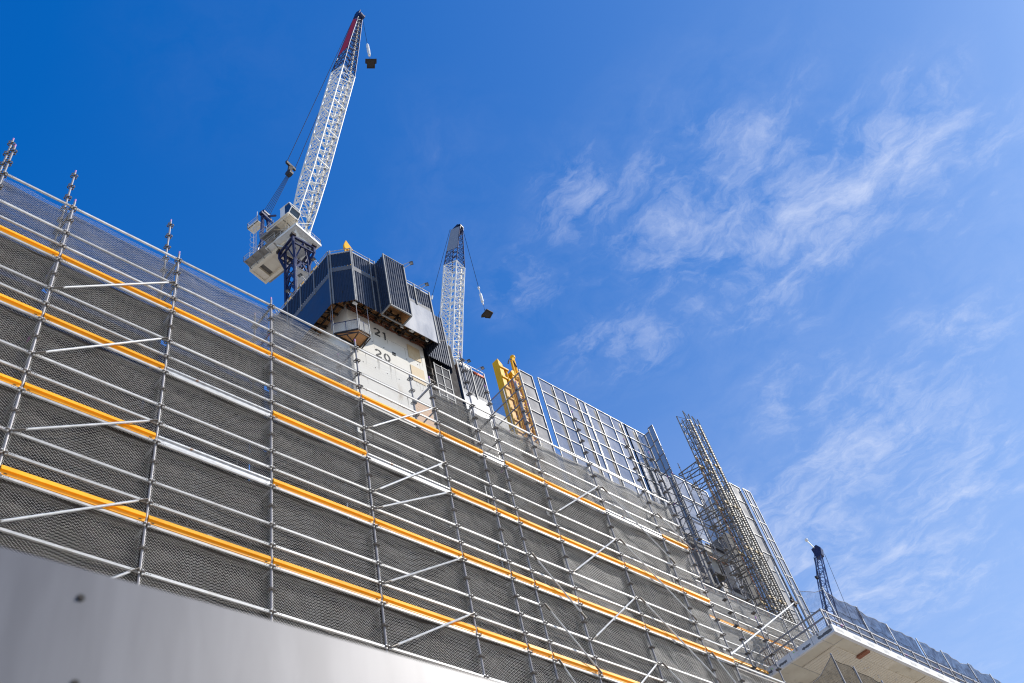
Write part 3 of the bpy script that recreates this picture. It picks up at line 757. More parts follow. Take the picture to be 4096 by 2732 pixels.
# second core and its form
k2 = core('concrete_core', 56.4, 66, 52.0, 62, 84, 'smaller pale concrete core farther right with faint numbers under its own form')
digit('8', 57.6, 71.5, 0.9, 51.98, k2); digit('3', 58.3, 71.5, 0.9, 51.98, k2)
f2 = thing('climbing_form', (58,49.9,78), 'second navy climbing form with two floodlights above a white sheet, right of the first', 'climbing formwork')
m = MB(); corr(m, (55.9,49.9), (60.1,49.9), 82.2, 86.3); m.build('corrugated_cladding', navy, f2)
m = MB(); flat(m, (55.9,49.92), (60.1,49.92), 81.5, 82.2, 0.03); m.build('infill_strip', strip_m, f2)
m = MB(); flat(m, (55.9,49.9), (60.1,49.9), 71.0, 81.5, 0.05); m.build('smooth_sheet', white_panel, f2)
for x in (55.9,58.05,60.1): post(f2, x, 49.83, 81.3 if 56 < x < 60 else 66, 86.9)
m = MB()
for z in (86.5,87.1): m.beam((55.9,49.9,z), (60.1,49.9,z), 0.06, 0.06)
build_each(m, 'top_rail', galv, f2)
m = MB(); corr(m, (55.9,60), (55.9,49.9), 70, 86.3); m.box((60.05,49.95,66), (60.1,60,86.3)); m.build('side_cladding', navy, f2)
m = MB(); m.add([(55.9,49.95,84.5),(60.1,49.95,84.5),(60.1,60,84.5),(55.9,60,84.5)], [(0,1,2,3)]); m.build('deck', ply_m, f2)
m = MB(); m.box((58.4,49.75,86.0), (59.9,49.85,86.3)); m.build('orange_tape', orange_m, f2)
floodlight(f2, 56.9, 49.9, 87.0, 0.5, -0.9); floodlight(f2, 59.0, 49.9, 87.0, 0.5, -0.9)
yb2 = thing('lifting_bracket', (55.2,50.5,86), 'yellow steel bracket at the foot of the smaller white crane jib', 'bracket')
m = MB()
for x in (54.9,55.5): m.box((x,50.4,84), (x+0.25,50.7,88.3))
m.prism([(54.8,50.35,88.2),(55.8,50.35,88.2),(55.6,50.35,88.8),(55.0,50.35,88.9)], (0,0.4,0)); m.build('yellow_frame', yellow_m, yb2)

# ------------------------------------------------------------------ luffing tower cranes
AZJ = R(-77.4); DH = Vector((math.cos(AZJ), math.sin(AZJ), 0)); WD = Vector((-DH.y, DH.x, 0))
def lattice(m, st, r, rb, faces=(0,1,2,3), dbl=False):
    """st: list of 4-corner stations"""
    for i in range(len(st)-1):
        for c in range(4): m.tube(st[i][c], st[i+1][c], r, 6)
        for k in faces:
            a, b = k, (k+1) % 4
            if i % 2 == 0: m.tube(st[i][a], st[i+1][b], rb, 4, cap=False)
            else: m.tube(st[i][b], st[i+1][a], rb, 4, cap=False)
            if dbl:
                if i % 2 == 1: m.tube(st[i][a], st[i+1][b], rb*0.7, 4, cap=False)
                else: m.tube(st[i][b], st[i+1][a], rb*0.7, 4, cap=False)
            m.tube(st[i][a], st[i][b], rb*0.9, 4, cap=False)
    for k in faces: m.tube(st[-1][k], st[-1][(k+1) % 4], rb, 4)
def jib_stations(C, prof, n_per):
    """prof: list of (front f,z, back f,z, halfwidth); interpolated"""
    out = []
    for (a, b), n in zip(zip(prof, prof[1:]), n_per):
        for i in range(n):
            t = i/n; out.append([x+(y-x)*t for x, y in zip(a, b)])
    out.append(list(prof[-1]))
    return [[C+WD*(-h)+DH*ff+Vector((0,0,fz)), C+WD*h+DH*ff+Vector((0,0,fz)), C+WD*h+DH*bf+Vector((0,0,bz)), C+WD*(-h)+DH*bf+Vector((0,0,bz))] for ff, fz, bf, bz, h in out]
def hang(m, top, z, r): m.tube(top, (top[0],top[1],z), r, 4)

def crane1():
    C = Vector((38.05,54.95,0)); L = lambda u, f, z: C+WD*u+DH*f+Vector((0,0,z))
    t = thing('tower_crane', (C.x,C.y,0), 'tall white luffing crane on a navy mast with a red banner near the jib tip', 'tower crane')
    # mast
    m = MB(); hw_ = 0.95; zs = [0.0]+[x*2.05+1.2 for x in range(48)]; zs = [z for z in zs if z < 97.3]+[97.4]
    st = [[Vector((C.x+sx*hw_,C.y+sy*hw_,z)) for sx, sy in ((-1,-1),(1,-1),(1,1),(-1,1))] for z in zs]
    for i in range(len(st)-1):
        for c in range(4): m.beam(st[i][c], st[i+1][c], 0.34, 0.34, (0,1,0))
        for k in range(4):
            a, b = k, (k+1) % 4; mid = (st[i+1][a]+st[i+1][b])/2
            m.beam(st[i][a], mid, 0.15, 0.26); m.beam(st[i][b], mid, 0.15, 0.26)
            m.beam(st[i+1][a], st[i+1][b], 0.12, 0.14)
    # flared head
    top = [Vector((C.x+sx*1.45,C.y+sy*1.45,101.2)) for sx, sy in ((-1,-1),(1,-1),(1,1),(-1,1))]
    for c in range(4):
        m.beam(st[-1][c], st[-1][c]+Vector((0,0,3.8)), 0.26, 0.26, (0,1,0)); m.beam(st[-1][c]+Vector((0,0,0)), top[c]-Vector((0,0,1.2)), 0.26, 0.3); m.beam(top[c]-Vector((0,0,1.3)), top[c], 0.26, 0.26, (0,1,0))
        a, b = top[c], top[(c+1) % 4]
        m.beam(a-Vector((0,0,.15)), b-Vector((0,0,.15)), 0.25, 0.3); m.beam(a-Vector((0,0,1.3)), b-Vector((0,0,1.3)), 0.16, 0.2)
        mid = (a+b)/2; m.beam(st[-1][c], mid-Vector((0,0,.2)), 0.12, 0.16); m.beam(st[-1][(c+1) % 4], mid-Vector((0,0,.2)), 0.12, 0.16)
    m.build('mast', navy_steel, t)
    m = MB(); m.box((C.x-0.9,C.y-1.1,86.0), (C.x+0.85,C.y-1.06,95.6)); m.build('mesh_gate', screen_dk, t)
    m = MB()
    for x in (-0.92,0.87): m.box((C.x+x,C.y-1.14,85.8), (C.x+x+0.07,C.y-1.04,95.7))
    m.beam((C.x-0.9,C.y-1.1,95.65), (C.x+0.9,C.y-1.1,95.65), 0.07, 0.07); m.build('gate_frame', frame_m, t)
    m = MB()
    for p in top: m.box((p.x-0.28,p.y-0.28,101.15), (p.x+0.28,p.y+0.28,101.55))
    build_each(m, 'mast_shoe', black_steel, t)
    # slew platform
    m = MB()
    def obox(m, u0, u1, f0, f1, z0, z1):
        vs = [L(u,f,z) for z in (z0,z1) for u, f in ((u0,f0),(u1,f0),(u1,f1),(u0,f1))]
        m.add(vs, [(3,2,1,0),(4,5,6,7),(0,1,5,4),(1,2,6,5),(2,3,7,6),(3,0,4,7)])
    n = 20; ring = [(1.35*math.cos(2*math.pi*i/n), 1.35*math.sin(2*math.pi*i/n)) for i in range(n)]
    m.prism([(C.x+a,C.y+b,101.4) for a, b in ring], (0,0,0.9))
    for sg in (-1,1):
        for sf in (-1,1):
            m.prism([L(sg*0.3,sf*0.3,101.45), L(sg*1.75,sf*1.35,101.5), L(sg*1.7,sf*1.6,102.0), L(sg*0.2,sf*1.0,102.2)], (0,0,0.25))
    obox(m, -2.1, 2.1, 0.6, 2.0, 102.25, 102.37); obox(m, -2.1, -1.2, -3.0, 0.6, 102.25, 102.37); obox(m, 1.2, 2.1, -2.0, 0.6, 102.25, 102.37)
    obox(m, -2.15, 2.15, 1.95, 2.03, 102.2, 102.6); obox(m, -2.15, -2.07, -3.0, 2.0, 102.2, 102.6)
    obox(m, -1.1, 1.1, -1.3, 1.0, 102.3, 104.3); obox(m, 0.9, 1.3, -0.2, 1.2, 102.3, 105.2); obox(m, -1.3, -0.9, -0.2, 1.2, 102.3, 105.2)
    m.build('slew_platform', white_steel, t)
    def railing(name, pts, h=1.05, parent=t, mt=galv):
        m = MB()
        for a, b in zip(pts, pts[1:]):
            a = Vector(a); b = Vector(b); n_ = max(1, int((b-a).length/1.0))
            for i in range(n_+1):
                p = a.lerp(b, i/n_); m.tube(p, p+Vector((0,0,h)), 0.035, 5)
            for q in (h, h*0.5): m.tube(a+Vector((0,0,q)), b+Vector((0,0,q)), 0.03, 5)
        m.build(name, mt, parent)
    railing('platform_railing', [L(-2.1,-3.0,102.4), L(-2.1,2.0,102.4), L(2.1,2.0,102.4), L(2.1,-2.0,102.4)])
    # machinery deck and counterweight tail
    m = MB()
    for u in (-1.15,1.15): obox(m, u-0.2, u+0.2, -6.3, -0.5, 101.85, 102.6)
    obox(m, -0.95, 0.95, -4.75, -0.5, 102.2, 102.5); obox(m, -0.95, 0.95, -6.2, -5.35, 101.95, 102.5); obox(m, -1.35, 1.35, -6.45, -6.2, 101.8, 102.7)
    obox(m, -1.35, 1.35, -0.6, -0.4, 101.9, 102.6)
    for f in (-3.2,-1.8): obox(m, -0.95, 0.95, f, f+0.02, 102.17, 102.2)
    m.build('machinery_deck', cream_steel, t)
    m = MB(); obox(m, -0.95, 0.95, -5.35, -4.75, 102.4, 102.5); m.build('dark_slot', mat('grey recess', (0.22,0.2,0.17), 0.7), t)
    m = MB(); obox(m, -1.2, 1.2, -6.4, -4.2, 102.7, 104.4); obox(m, -1.0, 1.0, -4.0, -1.6, 102.6, 103.9); m.build('counterweight', cream_steel, t)
    m = MB(); obox(m, -2.45, -1.4, -6.3, -1.2, 102.45, 102.52)
    for f in (-6.1,-5.0,-3.9,-2.8,-1.7): m.beam(L(-2.4,f,102.4), L(-1.35,f,101.95), 0.08, 0.14)
    obox(m, 1.4, 1.9, -6.3, -1.2, 102.45, 102.52)
    m.build('walkway', mat('grey grating', (0.33,0.31,0.28), 0.6, 0.3), t)
    railing('walkway_railing', [L(-1.4,-6.3,102.5), L(-2.45,-6.3,102.5), L(-2.45,-1.2,102.5)])
    # cab and its platform
    m = MB(); obox(m, -3.1, -1.45, -0.6, 1.7, 104.0, 104.1)
    for u in (-3.1,-1.45): m.beam(L(u,-1.8,104.05), L(u,1.7,104.05), 0.1, 0.14); m.beam(L(u,1.7,103.5), L(u,-1.8,103.5), 0.08, 0.1)
    for f in (-1.8,-0.6,0.6,1.7): m.beam(L(-3.1,f,104.05), L(-1.45,f,104.05), 0.08, 0.1); m.beam(L(-3.1,f,103.5), L(-3.1,f,104.05), .06, .06); m.beam(L(-1.45,f,103.5), L(-1.45,f,104.05), .06, .06)
    m.beam(L(-3.1,1.7,104.05), L(-1.45,-0.6,103.5), 0.07, 0.07); m.beam(L(-3.1,-1.8,104.05), L(-1.45,0.4,103.5), 0.07, 0.07)
    for f in (1.2,-0.6): m.beam(L(-1.45,f,103.5), L(-0.9,f*0.5,102.5), 0.1, 0.12)
    m.build('cab_platform', cream_steel, t)
    m = MB(); obox(m, -3.0, -1.5, -3.1, -0.62, 103.9, 103.98); m.beam(L(-3.0,-3.1,103.9), L(-1.5,-0.6,103.5), .08, .08)
    for u in (-2.9,-1.6): m.beam(L(u,-3.1,103.7), L(u,-0.6,103.7), 0.12, 0.3)
    m.build('cab_walkway', MATS['grey grating'], t)
    railing('cab_railing', [L(-3.05,-0.7,104.0), L(-3.05,-3.1,104.0), L(-1.5,-3.1,104.0)], 1.0)
    m = MB(); obox(m, -3.0, -1.5, 0.35, 1.1, 104.15, 106.3)
    obox(m, -3.05, -1.45, 0.3, 1.2, 106.3, 106.4)
    # sloped nose frame
    for u in (-3.0,-1.5):
        for a, b in (((1.75,104.2),(2.25,105.0)),((2.25,105.0),(1.85,106.35)),((1.85,106.35),(0.9,106.35)),((1.75,104.2),(0.9,104.2))):
            m.beam(L(u,*a), L(u,*b), 0.09, 0.09)
    for a in ((1.75,104.2),(2.25,105.0),(1.85,106.35)): m.beam(L(-3.0,*a), L(-1.5,*a), 0.09, 0.09)
    cb = m.build('cab', white_steel, t)
    m = MB(); m.prism([L(-2.97,1.1,104.2), L(-2.97,1.73,104.2), L(-2.97,2.2,105.0), L(-2.97,1.82,106.3), L(-2.97,1.1,106.3)], WD*1.44)
    m.build('window', glass_m, cb)
    # A-frame
    m = MB(); tp = L(0,-5.3,114.5)
    for s_ in (-1,1):
        m.beam(L(s_*1.2,-4.6,102.5), L(s_*0.45,-5.3,114.4), 0.3, 0.34); m.beam(L(s_*1.1,-0.9,104.0), L(s_*0.4,-5.0,113.9), 0.16, 0.18)
        m.beam(L(s_*1.15,-6.2,102.6), L(s_*0.95,-5.0,107.5), 0.14, 0.14)
    for z in (105.5,108.5,111.5): 
        q = (z-102.5)/12; m.beam(L(-1.2+0.75*q,-4.6-0.7*q,z), L(1.2-0.75*q,-4.6-0.7*q,z), 0.14, 0.14)
    m.beam(L(-0.9,-5.2,114.3), L(0.9,-5.2,114.3), 0.5, 0.5); m.beam(L(0.3,-4.9,114.5), L(1.1,-4.4,115.0), 0.2, 0.2); m.tube(L(-0.6,-5.2,114.8), L(0.6,-5.2,114.8), 0.42, 12)
    m.build('a_frame', navy_steel, t)
    m = MB(); obox(m, -0.75, 0.35, -7.7, -5.8, 113.15, 113.3); m.beam(L(-0.5,-5.6,111.9), L(-0.5,-7.5,113.1), 0.1, 0.1)
    obox(m, -0.75, -0.68, -7.7, -5.8, 113.15, 113.6)
    m.build('top_platform', cream_steel, t)
    railing('top_railing', [L(0.35,-5.8,113.3), L(0.35,-7.7,113.3), L(-0.75,-7.7,113.3), L(-0.75,-5.8,113.3)], 1.1)
    m = MB(); m.tube(L(-0.7,-6.0,113.3), L(-0.7,-6.0,115.6), 0.05, 5)
    for k in range(24):
        z = 103+k*0.42; m.tube(L(-0.9,-6.4,z), L(-0.35,-6.4,z), 0.02, 4)
    for u in (-0.9,-0.35): m.tube(L(u,-6.4,102.6), L(u,-6.4,113.2), 0.03, 4)
    for k in range(8): m.ring(L(-0.62,-6.75,104+k*1.15), 0.38, 0.02, 'z', 10, 4)
    m.build('caged_ladder', galv, t)
    # jib
    prof = [(0.95,104.6,0.45,104.9,1.2),(2.52,108.6,0.95,108.9,1.2),(4.14,113.1,1.95,113.5,1.2),(11.12,135.3,8.93,135.94,1.2)]
    st = jib_stations(C, prof, (2,3,15))
    m = MB(); lattice(m, st, 0.115, 0.062, dbl=True)
    for i in (7,11,15): 
        for k in range(4): m.beam(st[i][k], st[i][(k+1) % 4], 0.14, 0.2)
        m.tube(st[i][0], st[i][2], 0.05, 4); m.tube(st[i][1], st[i][3], 0.05, 4)
    m.build('jib', white_steel, t)
    m = MB()
    for a, b in zip(st, st[1:]): 
        pa = a[1].lerp(a[0],0.22)+DH*-0.25; pb = b[1].lerp(b[0],0.22)+DH*-0.25; m.beam(pa, pb, 0.34, 0.05, DH)
    m.build('jib_walkway', MATS['grey grating'], t)
    prof = [(11.12,135.3,8.93,135.94,1.2),(12.6,141.6,11.3,142.2,0.95),(14.55,149.4,14.0,150.3,0.42)]
    st2 = jib_stations(C, prof, (5,8)); m = MB(); lattice(m, st2, 0.09, 0.05, dbl=True); m.build('jib_head', navy_steel, t)
    m = MB()
    for a, b in zip(st2, st2[1:]): 
        pa = a[1].lerp(a[0],0.3)+DH*-0.2; pb = b[1].lerp(b[0],0.3)+DH*-0.2; m.beam(pa, pb, 0.28, 0.05, DH)
    m.build('head_walkway', MATS['grey grating'], t)
    tipc = L(0,14.3,150.0)
    m = MB(); m.beam(L(-0.45,14.0,149.6), L(-0.35,14.7,151.2), 0.12, 0.9, DH); m.beam(L(0.35,14.2,149.2), L(0.45,14.9,150.4), 0.12, 0.8, DH)
    m.tube(L(-0.4,14.75,149.9), L(0.5,14.75,149.9), 0.42, 12); m.tube(L(-0.4,14.2,150.8), L(0.4,14.2,150.8), 0.35, 12); m.build('jib_tip', navy_steel, t)
    m = MB(); s0, s1 = st2[4], st2[-2]
    m.prism([s0[0]-WD*0.06, s1[0]-WD*0.06, s1[3]-WD*0.06, st2[3][3]-WD*0.06], -WD*0.03); m.build('banner', red_m, t)
    # ropes
    spr = L(0,-0.53,122.1)
    m = MB()
    m.tube(spr-WD*0.75, L(-0.4,14.0,150.6), 0.045, 4); m.tube(spr+WD*0.75, L(0.4,14.0,150.6), 0.045, 4)
    for k in range(5): m.tube(spr-Vector((0,0,1.9))+WD*(-0.2+0.1*k)-DH*0.4, tp+WD*(-0.5+0.25*k), 0.035, 4)
    m.build('luffing_rope', rope_m, t)
    m = MB(); m.beam(spr-WD*0.85, spr+WD*0.85, 0.28, 0.6); m.beam(spr, spr-Vector((0,0,2.2))-DH*0.4, 0.34, 0.55); m.tube(spr-WD*0.3-Vector((0,0,1.7))-DH*0.3, spr+WD*0.3-Vector((0,0,1.7))-DH*0.3, 0.5, 10)
    m.build('rope_spreader', rope_m, t)
    hk = L(0,14.95,149.8); m = MB(); hang(m, hk, 138.9, 0.04); m.build('hoist_rope', rope_m, t)
    m = MB()
    zz = 138.9
    for r_, h_ in ((0.09,0.5),(0.21,1.1),(0.10,0.15),(0.23,1.1),(0.10,0.15),(0.20,1.0),(0.07,0.5)):
        m.tube((hk.x,hk.y,zz-h_), (hk.x,hk.y,zz), r_, 10); zz -= h_
    m.build('hook_weight', white_steel, t)
    return Vector((hk.x,hk.y,zz))
def skip(top, z, pts, label):
    """flat T shaped steel tray hung level on four slings"""
    cx, cy = sum(p[0] for p in pts)/len(pts), sum(p[1] for p in pts)/len(pts); dx, dy = top.x-cx, top.y-cy
    pts = [(x+dx, y+dy) for x, y in pts]
    t = thing('lifting_tray', (top.x,top.y,z), label, 'steel tray', 'dark loads hanging from the crane hooks')
    m = MB(); m.prism([(x,y,z) for x, y in pts], (0,0,0.16))
    q = [(top.x+(x-top.x)*0.8, top.y+(y-top.y)*0.8) for x, y in pts]
    for a, b in zip(q, q[1:]+q[:1]): m.beam((*a,z-0.03), (*b,z-0.03), 0.06, 0.05)
    m.build('steel_body', rust_m, t)
    m = MB()
    for k in (0,1,len(pts)//2,len(pts)//2+1): m.tube((top.x,top.y,z+1.5), (*pts[k],z+0.15), 0.025, 4)
    m.ring((top.x,top.y,z+1.55), 0.10, 0.03, 'y'); m.tube((top.x,top.y,z+1.6), top, 0.03, 4); m.build('lifting_chain', rope_m, t)
h1 = crane1(); skip(h1, 132.0, [(40.36,40.6),(41.62,39.68),(42.0,40.21),(41.81,40.34),(42.23,40.92),(41.33,41.58),(40.92,41.0),(40.73,41.13)], 'dark T shaped steel tray hanging beside the red bannered jib tip')

def crane2():
    C = Vector((79.48,71.0,0)); L = lambda u, f, z: C+WD*u+DH*f+Vector((0,0,z))
    t = thing('tower_crane', (C.x,C.y,0), 'smaller white luffing crane jib with pale panel near its dark tip, rising behind the cores', 'tower crane')
    m = MB(); zs = [40+2.4*i for i in range(34)]; st = [[Vector((C.x+sx,C.y+sy,z)) for sx, sy in ((-1,-1),(1,-1),(1,1),(-1,1))] for z in [0]+zs]
    lattice(m, st, 0.14, 0.08); m.build('mast', navy_steel, t)
    prof = [(0.2,122.6,-0.5,122.9,1.2),(1.4,127.8,-1.5,128.4,1.2),(2.9,135.0,-0.02,135.6,1.2),(5.3,145.3,2.58,146.35,1.2)]
    st = jib_stations(C, prof, (3,4,7)); m = MB(); lattice(m, st, 0.13, 0.075, dbl=True); m.build('jib', white_steel, t)
    m = MB()
    for a, b in zip(st, st[1:]): 
        pa = a[1].lerp(a[0],0.25)+DH*-0.25; pb = b[1].lerp(b[0],0.25)+DH*-0.25; m.beam(pa, pb, 0.34, 0.05, DH)
    m.build('jib_walkway', MATS['grey grating'], t)
    prof = [(5.3,145.3,2.58,146.35,1.2),(7.3,155.2,5.4,156.0,0.42)]
    st2 = jib_stations(C, prof, (8,)); m = MB(); lattice(m, st2, 0.1, 0.05, dbl=True); m.build('jib_head', navy_steel, t)
    m = MB(); m.prism([st2[3][0]-WD*0.08, st2[-1][0]-WD*0.08, st2[-1][3]-WD*0.08, st2[3][3]-WD*0.08], -WD*0.03); m.build('pale_panel', mat('pale banner cloth', (0.28,0.31,0.36), 0.7), t)
    m = MB()
    for u in (-0.45,0.45): m.prism([L(u,4.9,153.6), L(u,7.3,154.6), L(u,7.5,155.6), L(u,6.9,156.4), L(u,5.3,155.9)], WD*0.10)
    m.tube(L(-0.45,7.2,155.6), L(0.45,7.2,155.6), 0.42, 12); m.build('jib_tip', mat('blue black crane head', (0.008,0.011,0.05), 0.5, 0, (0.005,0.006,0.03), 2), t)
    m = MB(); m.tube(L(-0.6,5.3,156.2), L(-1.0,-1.26,140.9), 0.05, 4); m.tube(L(0.5,5.3,156.2), L(0.6,-0.5,139.4), 0.05, 4)
    m.tube(L(-1.0,-1.26,140.9), L(-0.8,-5.5,132.5), 0.06, 4); m.tube(L(0.6,-0.5,139.4), L(0.5,-4.5,131.5), 0.06, 4)
    m.build('luffing_rope', rope_m, t)
    m = MB(); m.tube(L(-1.0,-1.26,140.9), L(-1.0,-1.5,140.2), 0.18, 8); m.tube(L(0.6,-0.5,139.4), L(0.6,-0.7,138.7), 0.18, 8); m.build('rope_socket', white_steel, t)
    hk = L(0,7.55,156.0); m = MB(); hang(m, hk, 134.0, 0.05); m.build('hoist_rope', rope_m, t)
    m = MB(); zz = 136.0
    for r_, h_ in ((0.20,0.4),(0.06,1.6),(0.24,2.2),(0.12,0.8)):
        m.tube((hk.x,hk.y,zz-h_), (hk.x,hk.y,zz), r_, 10); zz -= h_
    m.build('hook_weight', white_steel, t)
    m = MB(); m.beam(L(-1.0,-4.5,121), L(-0.5,-5.2,132), .3, .3); m.beam(L(1.0,-4.5,121), L(0.5,-5.2,132), .3, .3)
    vs = [L(u,f,z) for z in (119.8,120.8) for u, f in ((-1.4,-7),(1.4,-7),(1.4,1.5),(-1.4,1.5))]; m.add(vs, [(3,2,1,0),(4,5,6,7),(0,1,5,4),(1,2,6,5),(2,3,7,6),(3,0,4,7)])
    m.build('machinery_deck', cream_steel, t)
    return Vector((hk.x,hk.y,zz))
h2 = crane2(); skip(h2, 128.0, [(80.52,63.28),(81.9,63.26),(82.23,64.49),(81.43,64.87),(81.36,64.72),(80.82,65.16),(80.56,64.78)], 'dark steel tray turned askew, hanging right of the smaller white jib')

def crane3():
    C = Vector((117.7,48.0,0)); L = lambda u, f, z: C+WD*u+DH*f+Vector((0,0,z))
    t = thing('tower_crane', (C.x,C.y,0), 'slim navy luffing crane jib rising behind the netted slab edge at far right', 'tower crane')
    m = MB(); st = [[Vector((C.x+sx*1.0,C.y+2+sy*1.0,z)) for sx, sy in ((-1,-1),(1,-1),(1,1),(-1,1))] for z in [2.4*i for i in range(26)]]
    lattice(m, st, 0.14, 0.08); m.build('mast', navy_steel, t)
    prof = [(-2.2,61.0,-2.6,61.4,1.0),(-0.1,68.6,-1.3,69.4,1.0),(1.0,74.2,0.1,75.0,0.72),(2.2,78.9,1.5,79.3,0.34)]
    st = jib_stations(C, prof, (3,4,5)); m = MB(); lattice(m, st, 0.085, 0.042); m.build('jib', mat('mid blue crane steel', (0.03,0.07,0.22), 0.45), t)
    m = MB()
    m.prism([L(-0.5,1.5,78.6), L(-0.5,2.4,78.7), L(-0.5,2.7,79.7), L(-0.5,2.3,80.4), L(-0.5,1.4,80.1)], WD*1.0); m.build('jib_tip', navy_steel, t)
    m = MB(); m.tube(L(-0.62,1.9,80.0), L(-1.5,1.6,81.0), 0.07, 5); m.sphere(L(-1.6,1.6,81.1), 0.26); m.build('warning_lamp', white_steel, t)
    m = MB()
    for k in range(3): m.tube(L(-0.55+0.2*k,1.2,78.8), L(-1.0+0.2*k,-2.2,64.0), 0.03, 4)
    m.tube(L(0.65,2.6,79.2), L(3.4,1.0,68.0), 0.03, 4)
    m.build('rope', rope_m, t)
    m = MB(); q = L(-0.9,0.3,75.6); m.beam(q-WD*0.35, q+WD*0.35, 0.3, 0.25); m.build('rope_spreader', rope_m, t)
crane3()

# ------------------------------------------------------------------ concrete placing boom
bm = thing('placing_boom', (33.3,28,38), 'yellow folded concrete placing boom standing behind the mesh screens', 'placing boom')
def YB(x, z, y=28.0): return Vector((x, y, z))
m = MB(); m.prism([(35.27,27.7,36.5),(35.62,27.7,36.5),(35.60,27.7,51.35),(35.24,27.7,51.75)], (0,0.55,0))
m.prism([(35.66,27.95,36.5),(36.05,27.95,36.5),(35.97,27.95,51.0),(35.97,27.95,51.75),(35.62,27.95,51.4)], (0,0.3,0))
for k in range(14): m.box((35.25,27.62,37.2+k*1.05), (36.03,27.94,37.34+k*1.05))
for k in range(13): m.beam((35.64,27.8,37.3+k*1.05), (36.0,27.8,38.2+k*1.05), 0.06, 0.08)
m.build('boom_arm', yellow_m, bm)
m = MB(); m.tube(YB(35.78,36.5,27.66), YB(35.76,50.6,27.66), 0.07, 8); m.tube(YB(35.95,36.5,27.6), YB(35.92,49.0,27.6), 0.04, 6); m.build('hydraulic_line', yellow_m, bm)
m = MB(); m.prism([(36.12,27.5,36.5),(36.52,27.5,36.5),(36.42,27.5,50.9),(36.1,27.5,50.4)], (0,0.35,0)); m.tube(YB(36.3,50.6,27.45), YB(36.3,50.6,28.0), 0.26, 10); m.build('boom_arm', yellow_m, bm)
m = MB(); m.tube(YB(36.80,36.5,27.6), YB(36.83,52.7,27.6), 0.11, 8); m.sphere(YB(36.83,52.75,27.6), 0.20); m.tube(YB(36.83,52.7,27.6), YB(36.45,52.0,27.5), 0.11, 8); m.tube(YB(36.45,52.0,27.5), YB(36.4,50.0,27.5), 0.09, 8)
m.build('delivery_pipe', yellow_m, bm)
m = MB(); m.tube(YB(37.20,36.5,27.9), YB(37.24,51.6,27.9), 0.10, 8); m.sphere(YB(37.24,51.6,27.9), 0.17); m.tube(YB(37.24,51.6,27.9), YB(36.95,51.1,27.7), 0.1, 8); m.build('delivery_pipe', yellow_m, bm)
m = MB(); m.tube(YB(36.62,36.5,27.45), YB(36.60,50.2,27.45), 0.05, 6); m.tube(YB(37.02,36.5,27.7), YB(37.0,49.2,27.7), 0.045, 6); m.build('hydraulic_line', yellow_m, bm)
m = MB()
for k in range(9):
    z = 42.0+k*1.05; m.beam(YB(36.1,z,27.5), YB(37.3,z+0.25,27.6), 0.12, 0.14); m.tube(YB(36.8,z-0.1,27.6), YB(36.8,z+0.12,27.6), 0.16, 8); m.tube(YB(37.22,z+0.3,27.9), YB(37.22,z+0.5,27.9), 0.15, 8)
    if k % 2: m.beam(YB(36.0,z-0.3,27.5), YB(36.5,z+0.5,27.5), 0.08, 0.1)
m.build('clamp', yellow_m, bm)
m = MB(); pts = [YB(35.95+0.47*t,51.4+0.75*math.sin(t*1.7),27.45) for t in [i*0.25 for i in range(8)]]; m.path(pts, 0.05); m.build('hose', rope_m, bm)

# ------------------------------------------------------------------ perimeter screens of the tower
def screen(p0, p1, z0, z1, nc, nr, label, mt=screen_m, cols=None, fm=frame_m, strips=True, name='perimeter_screen', top=True):
    a = Vector((p0[0],p0[1],0)); b = Vector((p1[0],p1[1],0)); d = (b-a); Lg = d.length; d.normalize(); n = Vector((d.y,-d.x,0))
    t = thing(name, (a.x,a.y,z0), label, 'screen', 'mesh perimeter screens round the tower')
    m = MB(); m.prism([(a.x,a.y,z0),(b.x,b.y,z0),(b.x,b.y,z1),(a.x,a.y,z1)], n*-0.012); m.build('mesh_infill', mt, t)
    cs = [i/nc for i in range(nc+1)] if cols is None else cols
    for c in cs:
        m = MB(); p = a+d*Lg*c+n*0.03; m.beam((p.x,p.y,z0), (p.x,p.y,z1), 0.055, 0.06, (0,1,0)); m.build('mullion', fm, t)
    for r in range(nr+1):
        z = z0+(z1-z0)*r/nr; m = MB(); q = a+n*0.03; w = b+n*0.03
        m.beam((q.x,q.y,z), (w.x,w.y,z), 0.05, 0.06); m.build('transom', fm, t)
    if strips:
        m = MB()
        for c in cs[1:-1:2]:
            p = a+d*Lg*c-n*0.25+d*0.18
            for o in (0,0.16): m.beam((p.x+d.x*o,p.y+d.y*o,z0-0.5), (p.x+d.x*o,p.y+d.y*o,z1+0.22), 0.05, 0.10, n)
        m.build('back_post', tan_m, t)
    return t
ZS = 46.75; dz = 1.24; Z0 = ZS-8*dz
screen((33.31,24.8), (34.42,24.8), Z0, 46.5, 1, 8, 'single narrow mesh screen panel beside the yellow boom', screen_dk, strips=False)
for x0, x1, cols_, lab in ((35.0,39.15,(0,0.31,0.55,0.85,1),'wide framed mesh screen just right of the narrow gap'),
        (39.25,43.1,(0,0.28,0.62,0.9,1),'middle framed mesh screen of the long perimeter row'),
        (43.1,45.2,(0,0.5,1),'framed mesh screen at the right end of the row by the hoist')):
    screen((x0,24.8), (x1,24.8), Z0, ZS, 4, 8, lab, screen_m, cols_)
screen((33.30,27.6), (33.30,24.8), Z0, 46.2, 2, 8, 'clear mesh screen turned sideways in front of the yellow boom', mat('very clear mesh', (0.22,0.23,0.25), 0.6, alpha=0.16, trans=0.1), cols=(0,0.45,0.8,1), fm=galv_post, strips=False)
